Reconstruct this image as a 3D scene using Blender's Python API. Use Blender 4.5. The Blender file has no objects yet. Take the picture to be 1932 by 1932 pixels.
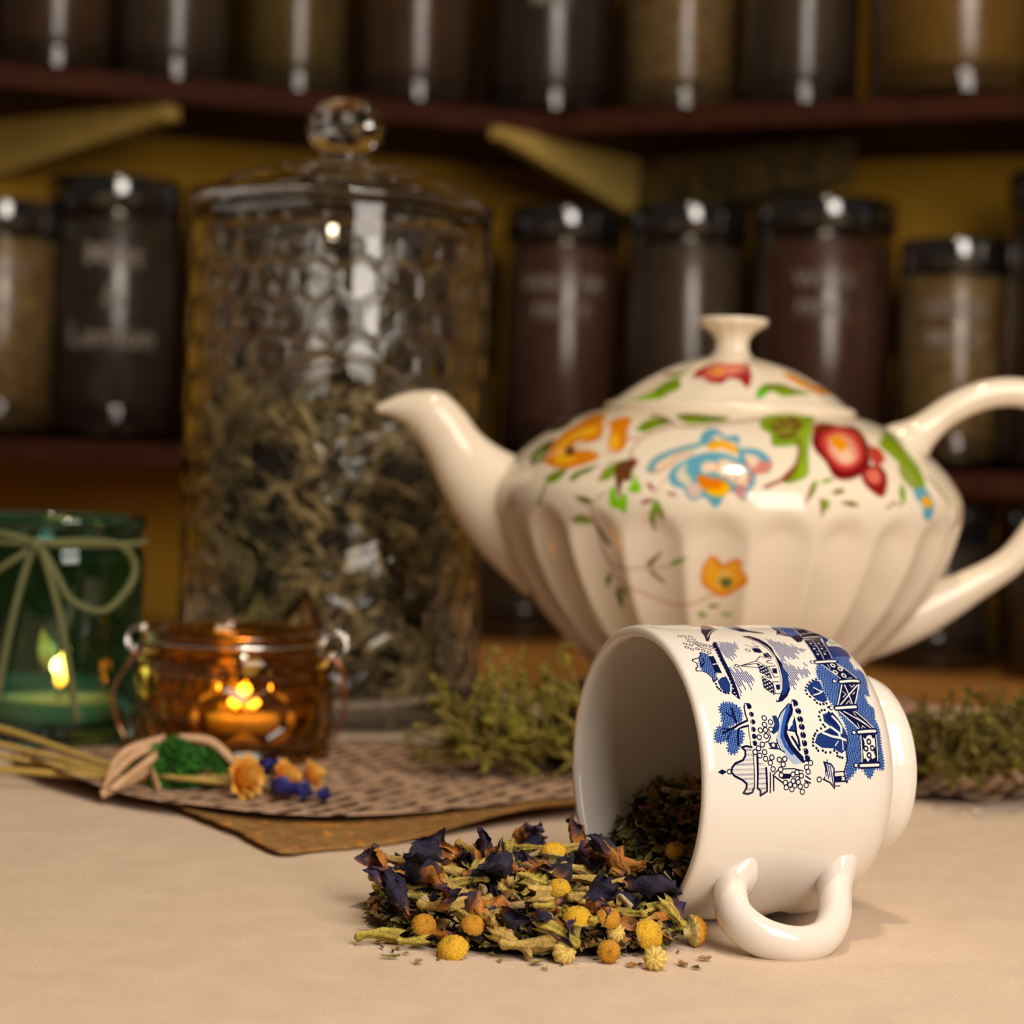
import bpy, bmesh, math, random
import numpy as np
from mathutils import Vector, Matrix, Euler, noise

# ------------------------------------------------------------------ camera, light, exposure (lengths in cm, scaled by S)
S = 0.01
PI = math.pi
R = math.radians
sc = bpy.context.scene
col = sc.collection
sc.view_settings.view_transform = 'Standard'
sc.view_settings.look = 'None'
sc.view_settings.gamma = 1.0
sc.view_settings.use_curve_mapping = False
sc.view_settings.exposure = 0.0
try:
    sc.cycles.use_denoising = True
    sc.cycles.max_bounces = 16
    sc.cycles.transmission_bounces = 14
    sc.cycles.transparent_max_bounces = 16
    sc.cycles.sample_clamp_indirect = 6.0
    sc.cycles.caustics_reflective = False
except Exception:
    pass

cd = bpy.data.cameras.new('camera')
cam = bpy.data.objects.new('camera', cd)
col.objects.link(cam)
cd.sensor_fit = 'HORIZONTAL'
cd.sensor_width = 24.0
cd.lens = 48.0
cd.clip_start = 0.02
cd.clip_end = 50
cam.matrix_world = Matrix.Translation((0, 0, 0.123)) @ Matrix.Rotation(PI / 2 - R(1.42), 4, 'X') @ Matrix.Rotation(R(2.0), 4, 'Z')
cd.dof.use_dof = True
cd.dof.focus_distance = 0.525
cd.dof.aperture_fstop = 7.4
cd.dof.aperture_blades = 8
sc.camera = cam

w = bpy.data.worlds.new('world')
sc.world = w
w.use_nodes = True
w.node_tree.nodes['Background'].inputs[0].default_value = (1.0, 0.80, 0.62, 1)
w.node_tree.nodes['Background'].inputs[1].default_value = 0.045


def area(name, loc, target, sx, sy, power, color):
    l = bpy.data.lights.new(name, 'AREA')
    l.shape = 'RECTANGLE'
    l.size = sx
    l.size_y = sy
    l.energy = power
    l.color = color
    o = bpy.data.objects.new(name, l)
    col.objects.link(o)
    o.location = loc
    o.rotation_euler = (Vector(target) - Vector(loc)).to_track_quat('-Z', 'Y').to_euler()
    return o


area('softbox', (0.40, -0.13, 0.56), (0.05, 0.7, 0.06), 0.46, 0.80, 10.8, (1.0, 0.89, 0.79))
area('ceiling_lamp', (0.10, 0.42, 1.45), (0.05, 0.62, 0.0), 0.10, 0.10, 7.0, (1.0, 0.80, 0.56))


# ------------------------------------------------------------------ mesh helpers
def tag(o, label=None, cat=None, group=None, kind=None):
    if label: o['label'] = label
    if cat: o['category'] = cat
    if group: o['group'] = group
    if kind: o['kind'] = kind
    return o


def thing(name, label, cat, loc=(0, 0, 0), rot=(0, 0, 0), group=None):
    o = bpy.data.objects.new(name, None)
    o.empty_display_size = 0.02
    col.objects.link(o)
    o.location = Vector(loc) * S
    o.rotation_euler = rot
    return tag(o, label, cat, group)


def meshdata(name, verts, faces, mat, smooth=True, uv=None, vcol=None):
    me = bpy.data.meshes.new(name)
    V = np.asarray(verts, dtype=np.float64) * S
    me.from_pydata(V.tolist(), [], [list(f) for f in faces])
    me.update()
    if mat is not None:
        me.materials.append(mat)
    if smooth:
        me.polygons.foreach_set('use_smooth', [True] * len(me.polygons))
    if uv is not None:
        l = me.uv_layers.new(name='UVMap')
        li = np.zeros(len(me.loops), dtype=np.int32)
        me.loops.foreach_get('vertex_index', li)
        l.data.foreach_set('uv', np.asarray(uv, dtype=np.float32)[li].ravel())
    if vcol is not None:
        a = me.color_attributes.new('Col', 'FLOAT_COLOR', 'POINT')
        c = np.ones((len(V), 4), dtype=np.float32)
        c[:, :3] = np.asarray(vcol, dtype=np.float32)[:, :3]
        a.data.foreach_set('color', c.ravel())
    return me


def link(name, me, parent=None, loc=(0, 0, 0), rot=(0, 0, 0)):
    o = bpy.data.objects.new(name, me)
    col.objects.link(o)
    o.location = Vector(loc) * S
    o.rotation_euler = rot
    if parent: o.parent = parent
    return o


def mk(name, verts, faces, mat, parent=None, loc=(0, 0, 0), rot=(0, 0, 0), smooth=True, uv=None, vcol=None):
    return link(name, meshdata(name, verts, faces, mat, smooth, uv, vcol), parent, loc, rot)


def rev(profile, seg=48, mod=None, closed=False):
    """surface of revolution; mod(i, theta, r, z) -> r ; r==0 rows become poles"""
    V, F = [], []
    n = len(profile)
    rows = []
    for i, (r, z) in enumerate(profile):
        if r <= 1e-6:
            rows.append([len(V)])
            V.append((0, 0, z))
        else:
            row = []
            for k in range(seg):
                t = 2 * PI * k / seg
                rr = mod(i, t, r, z) if mod else r
                row.append(len(V))
                V.append((rr * math.cos(t), rr * math.sin(t), z))
            rows.append(row)
    pairs = [(i, i + 1) for i in range(n - 1)] + ([(n - 1, 0)] if closed else [])
    for i, j in pairs:
        a, b = rows[i], rows[j]
        for k in range(seg):
            k2 = (k + 1) % seg
            if len(a) == 1 and len(b) == 1: continue
            if len(a) == 1: F.append((a[0], b[k2], b[k]))
            elif len(b) == 1: F.append((a[k], a[k2], b[0]))
            else: F.append((a[k], a[k2], b[k2], b[k]))
    return V, F


def smooth_profile(pts, n=8):
    """Catmull-Rom through (r,z) points"""
    P = [np.array(p, float) for p in pts]
    P = [2 * P[0] - P[1]] + P + [2 * P[-1] - P[-2]]
    out = []
    for i in range(1, len(P) - 2):
        for k in range(n):
            t = k / n
            a, b, c, d = P[i - 1], P[i], P[i + 1], P[i + 2]
            out.append(0.5 * ((2 * b) + (-a + c) * t + (2 * a - 5 * b + 4 * c - d) * t * t + (-a + 3 * b - 3 * c + d) * t ** 3))
    out.append(P[-2])
    return [tuple(max(0, x) if j == 0 else x for j, x in enumerate(o)) for o in out]


def curve_pts(pts, n=8):
    P = [np.array(p, float) for p in pts]
    P = [2 * P[0] - P[1]] + P + [2 * P[-1] - P[-2]]
    out = []
    for i in range(1, len(P) - 2):
        for k in range(n):
            t = k / n
            a, b, c, d = P[i - 1], P[i], P[i + 1], P[i + 2]
            out.append(0.5 * ((2 * b) + (-a + c) * t + (2 * a - 5 * b + 4 * c - d) * t * t + (-a + 3 * b - 3 * c + d) * t ** 3))
    out.append(P[-2])
    return out


def tube(pts, rad, seg=10, caps=True, up=None, closed=False):
    """pts Nx3; rad scalar, list of scalars or list of (a,b); up = fixed side axis for b"""
    P = [Vector(p) for p in pts]
    n = len(P)
    V, F = [], []
    T = []
    for i in range(n):
        if closed: d = P[(i + 1) % n] - P[i - 1]
        else: d = P[min(i + 1, n - 1)] - P[max(i - 1, 0)]
        T.append(d.normalized() if d.length > 1e-9 else Vector((0, 0, 1)))
    nx = Vector(up) if up else T[0].orthogonal()
    for i in range(n):
        if up: nx = Vector(up)
        nx = (nx - T[i] * nx.dot(T[i]))
        nx = nx.normalized() if nx.length > 1e-6 else T[i].orthogonal().normalized()
        ny = T[i].cross(nx)
        r = rad[i] if hasattr(rad, '__len__') else rad
        a, b = r if hasattr(r, '__len__') else (r, r)
        for k in range(seg):
            t = 2 * PI * k / seg
            V.append(tuple(P[i] + ny * (a * math.cos(t)) + nx * (b * math.sin(t))))
    m = n if closed else n - 1
    for i in range(m):
        for k in range(seg):
            i2, k2 = (i + 1) % n, (k + 1) % seg
            F.append((i * seg + k, i * seg + k2, i2 * seg + k2, i2 * seg + k))
    if caps and not closed:
        F.append(tuple(range(seg - 1, -1, -1)))
        F.append(tuple((n - 1) * seg + k for k in range(seg)))
    return V, F


def join(*parts):
    V, F = [], []
    for v, f in parts:
        o = len(V)
        V += [tuple(p) for p in v]
        F += [tuple(i + o for i in q) for q in f]
    return V, F


def shift(vf, d, rot=None):
    v, f = vf
    m = Euler(rot).to_matrix() if rot else None
    return [tuple((m @ Vector(p) if m else Vector(p)) + Vector(d)) for p in v], f


def box(x0, x1, y0, y1, z0, z1, bev=0.0, seg=2):
    bm = bmesh.new()
    bmesh.ops.create_cube(bm, size=1)
    for v in bm.verts:
        v.co = Vector((x0 + (v.co.x + .5) * (x1 - x0), y0 + (v.co.y + .5) * (y1 - y0), z0 + (v.co.z + .5) * (z1 - z0)))
    if bev: bmesh.ops.bevel(bm, geom=bm.edges[:], offset=bev, segments=seg, profile=.5, affect='EDGES')
    V = [tuple(v.co) for v in bm.verts]
    F = [tuple(v.index for v in f.verts) for f in bm.faces]
    bm.free()
    return V, F


def prism(poly, z0, z1):
    n = len(poly)
    V = [(x, y, z0) for x, y in poly] + [(x, y, z1) for x, y in poly]
    F = [tuple(range(n - 1, -1, -1)), tuple(range(n, 2 * n))]
    for i in range(n):
        j = (i + 1) % n
        F.append((i, j, n + j, n + i))
    return V, F


def scatter(protos, xf):
    """merge transformed copies: protos = [(V,F,C)], xf = [(k, Matrix4)] -> V,F,C"""
    VV, FF, CC, o = [], [], [], 0
    for k, m in xf:
        v, f, c = protos[k]
        M = np.array(m)
        v = np.asarray(v)
        VV.append(v @ M[:3, :3].T + M[:3, 3])
        FF += [tuple(i + o for i in q) for q in f]
        CC.append(np.asarray(c))
        o += len(v)
    return np.vstack(VV), FF, np.vstack(CC)


def copy_tree(o, parent=None):
    c = o.copy()
    col.objects.link(c)
    if parent: c.parent = parent
    for ch in o.children:
        copy_tree(ch, c)
    return c


def sst(a, b, x):
    t = min(1, max(0, (x - a) / (b - a)))
    return t * t * (3 - 2 * t)


# ------------------------------------------------------------------ materials
def mat(name, color=(.8, .8, .8), rough=.5, metal=0, spec=.5, trans=0, ior=1.45, coat=0, sss=0, sssr=(.01, .006, .003)):
    m = bpy.data.materials.new(name)
    m.use_nodes = True
    b = m.node_tree.nodes['Principled BSDF']
    b.inputs['Base Color'].default_value = (*color, 1)
    b.inputs['Roughness'].default_value = rough
    b.inputs['Metallic'].default_value = metal
    b.inputs['Specular IOR Level'].default_value = spec
    b.inputs['Transmission Weight'].default_value = trans
    b.inputs['IOR'].default_value = ior
    b.inputs['Coat Weight'].default_value = coat
    if sss:
        b.inputs['Subsurface Weight'].default_value = sss
        b.inputs['Subsurface Radius'].default_value = sssr
        b.inputs['Subsurface Scale'].default_value = 1.0
    return m


def N(m, t, **kw):
    n = m.node_tree.nodes.new(t)
    for k, v in kw.items():
        if k.startswith('i_'):
            n.inputs[k[2:].replace('_', ' ')].default_value = v
        else:
            setattr(n, k, v)
    return n


def L(m, a, b):
    m.node_tree.links.new(a, b)


def bsdf(m):
    return m.node_tree.nodes['Principled BSDF']


def ramp(m, fac, stops):
    r = N(m, 'ShaderNodeValToRGB')
    e = r.color_ramp.elements
    while len(e) < len(stops): e.new(0.5)
    for i, (p, c) in enumerate(stops):
        e[i].position = p
        e[i].color = (*c, 1)
    L(m, fac, r.inputs[0])
    return r.outputs[0]


def coord(m, which='Object', scale=(1, 1, 1)):
    t = N(m, 'ShaderNodeTexCoord')
    mp = N(m, 'ShaderNodeMapping')
    mp.inputs['Scale'].default_value = scale
    L(m, t.outputs[which], mp.inputs[0])
    return mp.outputs[0]


def nz(m, vec, scale, detail=4, rough=.5, dist=0):
    n = N(m, 'ShaderNodeTexNoise')
    n.inputs['Scale'].default_value = scale
    n.inputs['Detail'].default_value = detail
    n.inputs['Roughness'].default_value = rough
    n.inputs['Distortion'].default_value = dist
    L(m, vec, n.inputs['Vector'])
    return n.outputs['Fac']


def bump(m, h, strength, dist=.001):
    b = N(m, 'ShaderNodeBump')
    b.inputs['Strength'].default_value = strength
    b.inputs['Distance'].default_value = dist
    L(m, h, b.inputs['Height'])
    L(m, b.outputs[0], bsdf(m).inputs['Normal'])
    return b


def mul(m, a, b, fac=1.0, mode='MULTIPLY'):
    x = N(m, 'ShaderNodeMix', data_type='RGBA', blend_type=mode)
    x.inputs[0].default_value = fac
    for s, v in ((6, a), (7, b)):
        if isinstance(v, tuple): x.inputs[s].default_value = (*v, 1)
        else: L(m, v, x.inputs[s])
    return x.outputs[2]


def vcol_mat(name, rough=.7, nscale=900, amount=.5, bstr=.4, sss=0):
    """colour attribute broken up by grain"""
    m = mat(name, rough=rough)
    a = N(m, 'ShaderNodeAttribute', attribute_name='Col')
    v = coord(m)
    n = nz(m, v, nscale, 3, .6)
    r = ramp(m, n, [(.3, (1 - amount,) * 3), (.7, (1 + amount * .35,) * 3)])
    L(m, mul(m, a.outputs['Color'], r), bsdf(m).inputs['Base Color'])
    bump(m, n, bstr, .0006)
    return m


def wood(name, c0, c1, scale=(2, 30, 30), rough=.5):
    m = mat(name, rough=rough)
    v = coord(m, 'Object', scale)
    n = nz(m, v, 3.0, 6, .6, .6)
    L(m, ramp(m, n, [(.3, c0), (.7, c1)]), bsdf(m).inputs['Base Color'])
    bump(m, n, .15, .001)
    return m


def glass(name, color=(1, 1, 1), rough=0.0, ior=1.5):
    return mat(name, color, rough, trans=1.0, ior=ior, spec=.5)


M = {}
m = mat('canvas_cloth', rough=.9, spec=.2)
v = coord(m)
n1 = nz(m, v, 60, 5, .6)
n2 = nz(m, v, 1500, 2, .5)
c = ramp(m, n1, [(.3, (.70, .545, .41)), (.7, (.78, .62, .47))])
sp = ramp(m, n2, [(.26, (.5, .38, .27)), (.38, (1, 1, 1))])
n3 = nz(m, v, 430, 2, .5)
sp3 = ramp(m, n3, [(.20, (.45, .32, .2)), (.27, (1, 1, 1))])
L(m, mul(m, mul(m, c, sp, .8), sp3, .8), bsdf(m).inputs['Base Color'])
wv = N(m, 'ShaderNodeTexWave', wave_type='BANDS', bands_direction='X')
wv.inputs['Scale'].default_value = 900
L(m, v, wv.inputs['Vector'])
wv2 = N(m, 'ShaderNodeTexWave', wave_type='BANDS', bands_direction='Y')
wv2.inputs['Scale'].default_value = 900
L(m, v, wv2.inputs['Vector'])
ad = N(m, 'ShaderNodeMath', operation='ADD')
L(m, wv.outputs['Fac'], ad.inputs[0])
L(m, wv2.outputs['Fac'], ad.inputs[1])
ad2 = N(m, 'ShaderNodeMath', operation='ADD')
L(m, ad.outputs[0], ad2.inputs[0])
L(m, n2, ad2.inputs[1])
bump(m, ad2.outputs[0], .35, .0004)
M['cloth'] = m

m = mat('mustard_plaster', rough=.85, spec=.25)
n = nz(m, coord(m), 14, 5, .6)
L(m, ramp(m, n, [(.3, (.52, .27, .022)), (.7, (.60, .33, .03))]), bsdf(m).inputs['Base Color'])
bump(m, n, .2, .002)
M['wall'] = m
M['floor'] = wood('floor_boards', (.10, .05, .025), (.18, .09, .045))
M['shelf'] = wood('shelf_wood', (.045, .012, .006), (.085, .024, .011), rough=.7)
bsdf(M['shelf']).inputs['Specular IOR Level'].default_value = .15
M['honeywood'] = wood('honey_wood', (.42, .17, .03), (.55, .24, .05))
M['brace'] = wood('brace_wood', (.66, .44, .10), (.80, .56, .15))
M['tablewood'] = wood('table_wood', (.2, .1, .05), (.3, .16, .08))


# ------------------------------------------------------------------ room
def plan(pts, z0, z1, name, ma):
    """vertical slab through plan points, 4 cm thick, facing the camera"""
    (xa, ya), (xb, yb) = pts
    d = Vector((xb - xa, yb - ya)).normalized()
    nrm = Vector((-d.y, d.x))
    if nrm.y < 0: nrm = -nrm
    poly = [(xa, ya), (xb, yb), (xb + nrm.x * 4, yb + nrm.y * 4), (xa + nrm.x * 4, ya + nrm.y * 4)]
    V, F = prism(poly, z0, z1)
    o = mk(name, V, F, ma, smooth=False)
    o['kind'] = 'structure'
    return o


CORN = Vector((1.6, 182.0))
DL = Vector((-40.3, -14.0)).normalized()
DR = Vector((34.7, -16.0)).normalized()
NL = Vector((-DL.y, DL.x))
NL = NL if NL.y > 0 else -NL
NR = Vector((-DR.y, DR.x))
NR = NR if NR.y > 0 else -NR


def miter(off):
    """corner of the two wings moved back by off"""
    a, b = CORN + NL * off, CORN + NR * off
    # a + s*DL = b + t*DR
    A = np.array([[DL.x, -DR.x], [DL.y, -DR.y]])
    s, t = np.linalg.solve(A, np.array([b.x - a.x, b.y - a.y]))
    return a + DL * s


def wing(off0, off1, left, ln=120):
    D, Nn = (DL, NL) if left else (DR, NR)
    a, b = miter(off0), miter(off1)
    e0, e1 = CORN + D * ln + Nn * off0, CORN + D * ln + Nn * off1
    return [tuple(a), tuple(e0), tuple(e1), tuple(b)]


TZ = -75.0
fl = mk('floor', *box(-200, 200, -150, 260, TZ - 4, TZ), M['floor'], smooth=False)
fl['kind'] = 'structure'
mw = miter(12)
pl = CORN + DL * 160 + NL * 12
pr = CORN + DR * 160 + NR * 12
plan([tuple(pl), tuple(mw)], TZ, 130, 'wall_left', M['wall'])
plan([tuple(mw), tuple(pr)], TZ, 130, 'wall_right', M['wall'])

ZU, ZLOW, ZC = 41.8, 12.7, -2.9
for left in (True, False):
    side = 'left' if left else 'right'
    for z, nm in ((ZU, 'upper'), (ZLOW, 'lower')):
        V, F = prism(wing(-7.5, 11.9, left), z - 1.8, z)
        t = mk('wall_shelf', V, F, M['shelf'], smooth=False)
        tag(t, 'dark reddish wooden %s shelf board on the %s side, carrying a row of jars' % (nm, side), 'shelf', 'wall shelf boards')
V, F = prism([tuple(CORN + DL * 100 - NL * 13), tuple(miter(-13)), tuple(CORN + DR * 100 - NR * 13), tuple(CORN + DR * 100 + NR * 11.8), tuple(miter(11.8)), tuple(CORN + DL * 100 + NL * 11.8)], ZC - 5, ZC)
sb = thing('sideboard', 'honey coloured wooden counter along the back wall behind the table', 'counter', (0, 0, 0))
mk('counter_top', V, F, M['honeywood'], sb, smooth=False)
V, F = prism([tuple(CORN + DL * 98 - NL * 11), tuple(miter(-11)), tuple(CORN + DR * 98 - NR * 11), tuple(CORN + DR * 98 + NR * 11), tuple(miter(11)), tuple(CORN + DL * 98 + NL * 11)], TZ, ZC - 5)
mk('cabinet_base', V, F, M['honeywood'], sb, smooth=False)


def cam_at(px, py, d):
    q = cam.matrix_world.to_3x3() @ Vector(((px - 966) / 3864, -(py - 966) / 3864, -1))
    q = q / q.y
    return Vector((0, 0, 12.3)) + q * d


def slab3(pts, th, name, ma, parent=None):
    """solid plate from planar corner points"""
    P = [Vector(p) for p in pts]
    n = (P[1] - P[0]).cross(P[2] - P[0]).normalized() * th
    k = len(P)
    V = [tuple(p) for p in P] + [tuple(p + n) for p in P]
    F = [tuple(range(k - 1, -1, -1)), tuple(range(k, 2 * k))] + [(i, (i + 1) % k, k + (i + 1) % k, k + i) for i in range(k)]
    return mk(name, V, F, ma, parent, smooth=False)


zt = ZU - 1.85
b = slab3([(-28.8, 164.5, zt), (-28.8, 164.5, zt - 1.2), (-46, 176.5, 35.0), (-46, 176.5, zt)], 1.6, 'shelf_bracket', M['brace'])
tag(b, 'yellowish wooden triangular bracket under the upper shelf at far left', 'bracket')
b = slab3([(-2.9, 171, zt), (-2.9, 171, zt - .9), (10.4, 188, 34.4), (10.4, 188, zt)], 1.2, 'shelf_bracket', M['brace'])
tag(b, 'pale lit triangular bracket under the upper shelf above the teapot', 'bracket')
m = mat('mottled_dark', rough=.6)
n = nz(m, coord(m), 40, 6, .7)
L(m, ramp(m, n, [(.4, (.045, .03, .015)), (.65, (.22, .14, .03))]), bsdf(m).inputs['Base Color'])
b = slab3([(11.2, 187, zt), (11.2, 187, 34.9), (27.5, 170.5, 36.2), (27.5, 170.5, zt)], 1.2, 'side_panel', m)
tag(b, 'dark mottled wooden panel under the upper shelf beside the pale bracket', 'panel')

# ------------------------------------------------------------------ jars on the shelves
M['clear_jar'] = glass('jar_glass', (.86, .78, .68), .19)
M['jar_base'] = glass('jar_base_glass', (.85, .83, .8), .0)
M['black_lid'] = mat('black_lid', (.012, .011, .011), .10, spec=.6, ior=2.3)
M['chalk'] = mat('chalk_ink', (.36, .31, .27), .8)


def filling(name, c0, c1, scale=130):
    m = mat(name, rough=.8)
    n = nz(m, coord(m), scale, 6, .75)
    L(m, ramp(m, n, [(.35, c0), (.66, c1)]), bsdf(m).inputs['Base Color'])
    bump(m, n, .8, .003)
    return m


FILL = dict(brown=filling('tea_brown', (0.085, 0.051, 0.031), (0.272, 0.153, 0.085)), grey=filling('tea_grey', (0.102, 0.085, 0.068), (0.221, 0.170, 0.145)),
            olive=filling('tea_olive', (0.170, 0.136, 0.034), (0.442, 0.340, 0.102)), tan=filling('tea_tan', (0.289, 0.153, 0.051), (0.700, 0.578, 0.272), 90),
            gold=filling('tea_gold', (0.374, 0.204, 0.025), (0.700, 0.476, 0.102)), dark=filling('tea_dark', (0.051, 0.043, 0.037), (0.128, 0.102, 0.085)),
            red=filling('tea_red', (0.119, 0.051, 0.043), (0.289, 0.136, 0.102)))


def jar_mesh(r, h):
    o = [(0, 0), (r * .86, 0), (r * .95, .25), (r, .9), (r, h - 3.4), (r * .97, h - 3.0), (r * .95, h - 2.6), (r * .95, h - .4)]
    i = [(r * .95 - .3, h - .4), (r * .93 - .3, h - 3.2), (r - .4, h - 3.8), (r - .4, 1.2), (r - .9, .7), (0, .7)]
    return rev(o + i, 40)


def lettering(lines, r, zc, size, parent, ang=-PI / 2, gap=1.25):
    """strokes of built-in type wrapped on a cylinder"""
    for k, tx in enumerate(lines):
        cu = bpy.data.curves.new('lettering', 'FONT')
        cu.body = tx
        cu.size = size
        cu.align_x = 'CENTER'
        cu.extrude = .02
        cu.offset = .03
        ob = bpy.data.objects.new('tmp', cu)
        col.objects.link(ob)
        dg = bpy.context.evaluated_depsgraph_get()
        me = bpy.data.meshes.new_from_object(ob.evaluated_get(dg))
        bpy.data.objects.remove(ob)
        z0 = zc - k * size * gap
        for v in me.vertices:
            t = ang + v.co.x / r
            rr = r + .03 + v.co.z
            v.co = Vector((rr * math.cos(t), rr * math.sin(t), z0 + v.co.y)) * S
        me.materials.clear()
        me.materials.append(M['chalk'])
        link('lettering', me, parent)


def shelf_jar(px, d, zb, r, h, fill, label, group, text=None, level=.86, tz=.6, ts=2.3):
    p = cam_at(px, 880, d)
    t = thing('storage_jar', label, 'jar', (p.x, d, zb), (0, 0, -math.atan2(p.x, d)), group)
    V, F = jar_mesh(r, h)
    mk('glass_body', V, F, M['clear_jar'], t)
    mk('base_ring', *rev([(r + .01, .55), (r + .06, .9), (r + .08, 1.7), (r + .06, 2.5), (r + .01, 2.9)], 40), M['jar_base'], t)
    fh = h * level
    prof = [(0, .75), (r - 1.0, .75), (r - .45, 1.3), (r - .45, fh - .3), (r - 1.2, fh + .1), (0, fh + .35)]
    mk('filling', *rev(prof, 32), FILL[fill], t)
    lp = [(0, h - 2.9), (r * .97, h - 2.9), (r * 1.0, h - 2.75), (r * 1.0, h - .35), (r * .985, h - .1), (r * .95, h), (0, h)]
    mk('lid', *rev(lp, 40), M['black_lid'], t)
    if text: lettering(text, r, h * tz, ts, t)
    return t


gU, gL, gC = 'jars on the upper shelf', 'jars on the lower shelf', 'jars on the back counter'
UJ = [(-165, 165, 5.0, 'dark', 'dark jar cut off by the left frame edge on the upper shelf'),
      (75, 168, 5.0, 'brown', 'leftmost brown-filled glass jar on the upper shelf'),
      (300, 171.5, 4.9, 'grey', 'grey-filled glass jar second from left on the upper shelf'),
      (530, 175, 4.7, 'olive', 'olive-green-filled glass jar on the upper shelf'),
      (755, 178, 5.3, 'brown', 'dim brown jar above the glass lid knob on the upper shelf'),
      (1010, 180.5, 5.9, 'dark', 'dark jar with pale lettering on the upper shelf, above the teapot knob'),
      (1255, 177, 5.0, 'tan', 'jar of pale tan dried flowers on the upper shelf'),
      (1480, 173, 4.9, 'grey', 'grey-brown jar right of the tan flower jar on the upper shelf'),
      (1775, 167, 7.0, 'gold', 'wide jar of golden herbs at the right of the upper shelf'),
      (2080, 160.5, 5.4, 'brown', 'brown jar at the right frame edge on the upper shelf')]
for px, d, r, f, lb in UJ:
    shelf_jar(px, d, ZU, r, 21.5, f, lb, gU, ['TEA', 'MIX'] if px == 1010 else (['FLOR'] if px == 1480 else None), .9, .55, 2.0)
LJ = [(-12, 165.5, 4.8, 18.9, 'tan', ['MINT', 'TEA'], 'tan-filled jar with two white words at the left frame edge, lower shelf'),
      (203, 169, 5.5, 21.4, 'dark', ['Mint', '&', 'Lemon'], 'dark jar with three lines of white writing left of the big glass jar'),
      (455, 173, 5.2, 21.4, 'brown', None, 'brown jar seen through the big honeycomb glass jar, left one'),
      (735, 178, 5.4, 21.0, 'dark', None, 'dark jar seen through the big honeycomb glass jar, right one'),
      (1050, 179, 5.2, 21.4, 'red', ['WINTER', 'FRUIT'], 'reddish dark jar with faint lettering between glass jar and teapot knob'),
      (1283, 175, 5.1, 21.6, 'grey', None, 'plain grey-brown jar behind the teapot knob on the lower shelf'),
      (1540, 171.5, 5.9, 22.0, 'red', ['WILD', 'PINK'], 'wide dark jar lettered in two lines right of the teapot knob'),
      (1790, 167, 4.6, 18.6, 'tan', ['HERBS', 'MILD'], 'short tan-filled jar above the teapot handle on the lower shelf'),
      (2010, 161.5, 5.2, 23.6, 'dark', None, 'tall black-topped jar at the right frame edge, lower shelf')]
for px, d, r, h, f, tx, lb in LJ:
    shelf_jar(px, d, ZLOW, r, h, f, lb, gL, tx, .84, .66, 2.6 if px == 203 else 1.9)
CJ = [(985, 178, 5.0, 13.2, 'dark', 'dark counter jar between the glass jar and the teapot'),
      (1765, 163, 5.2, 13.0, 'dark', 'dark counter jar below the teapot handle'),
      (2030, 157, 5.0, 13.0, 'brown', 'dark counter jar at the right frame edge')]
for px, d, r, h, f, lb in CJ:
    shelf_jar(px, d, ZC, r, h, f, lb, gC, None, .85)

# ------------------------------------------------------------------ table and cloth
tb = thing('table', 'wooden table hidden under the pale canvas cloth', 'table', (0, 64, TZ))
mk('tabletop', *box(-72, 72, -46, 45, 72, 74.7, .4), M['tablewood'], tb, smooth=False)
for sx in (-66, 66):
    for sy in (-40, 39):
        mk('leg', *box(sx - 3, sx + 3, sy - 3, sy + 3, 0, 72, .3), M['tablewood'], tb, smooth=False)


def cloth_z(x, y):
    """low soft creases of the cloth, in cm"""
    z = .05 * noise.noise(Vector((x * .06, y * .05, 1.7))) + .02 * noise.noise(Vector((x * .25, y * .1, 4.2)))
    return z * sst(60, 66, y) + z * .25


xs = np.concatenate([[-80, -78, -76, -74.5, -73.3], np.linspace(-72, 72, 145), [73.3, 74.5, 76, 78, 80]])
ys = np.concatenate([np.linspace(18, 109, 140), [110.2, 111.2, 112.0, 112.6, 113]])
V, F, UVs = [], [], []
for y in ys:
    for x in xs:
        ex = max(0, abs(x) - 72.4)
        ey = max(0, y - 109.4)
        drop = -(ex ** 1.6) * .75 - (ey ** 1.6) * 2.2
        V.append((math.copysign(72.4 + min(ex, 1.6), x) if ex > 0 else x, 109.4 + min(ey, 1.2) if ey > 0 else y, cloth_z(x, y) * (1 if ex + ey == 0 else 0) + drop))
nx = len(xs)
for j in range(len(ys) - 1):
    for i in range(nx - 1):
        F.append((j * nx + i, j * nx + i + 1, (j + 1) * nx + i + 1, (j + 1) * nx + i))
tc = mk('tablecloth', V, F, M['cloth'])
tag(tc, 'pale beige canvas cloth spread over the whole table', 'tablecloth')

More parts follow.
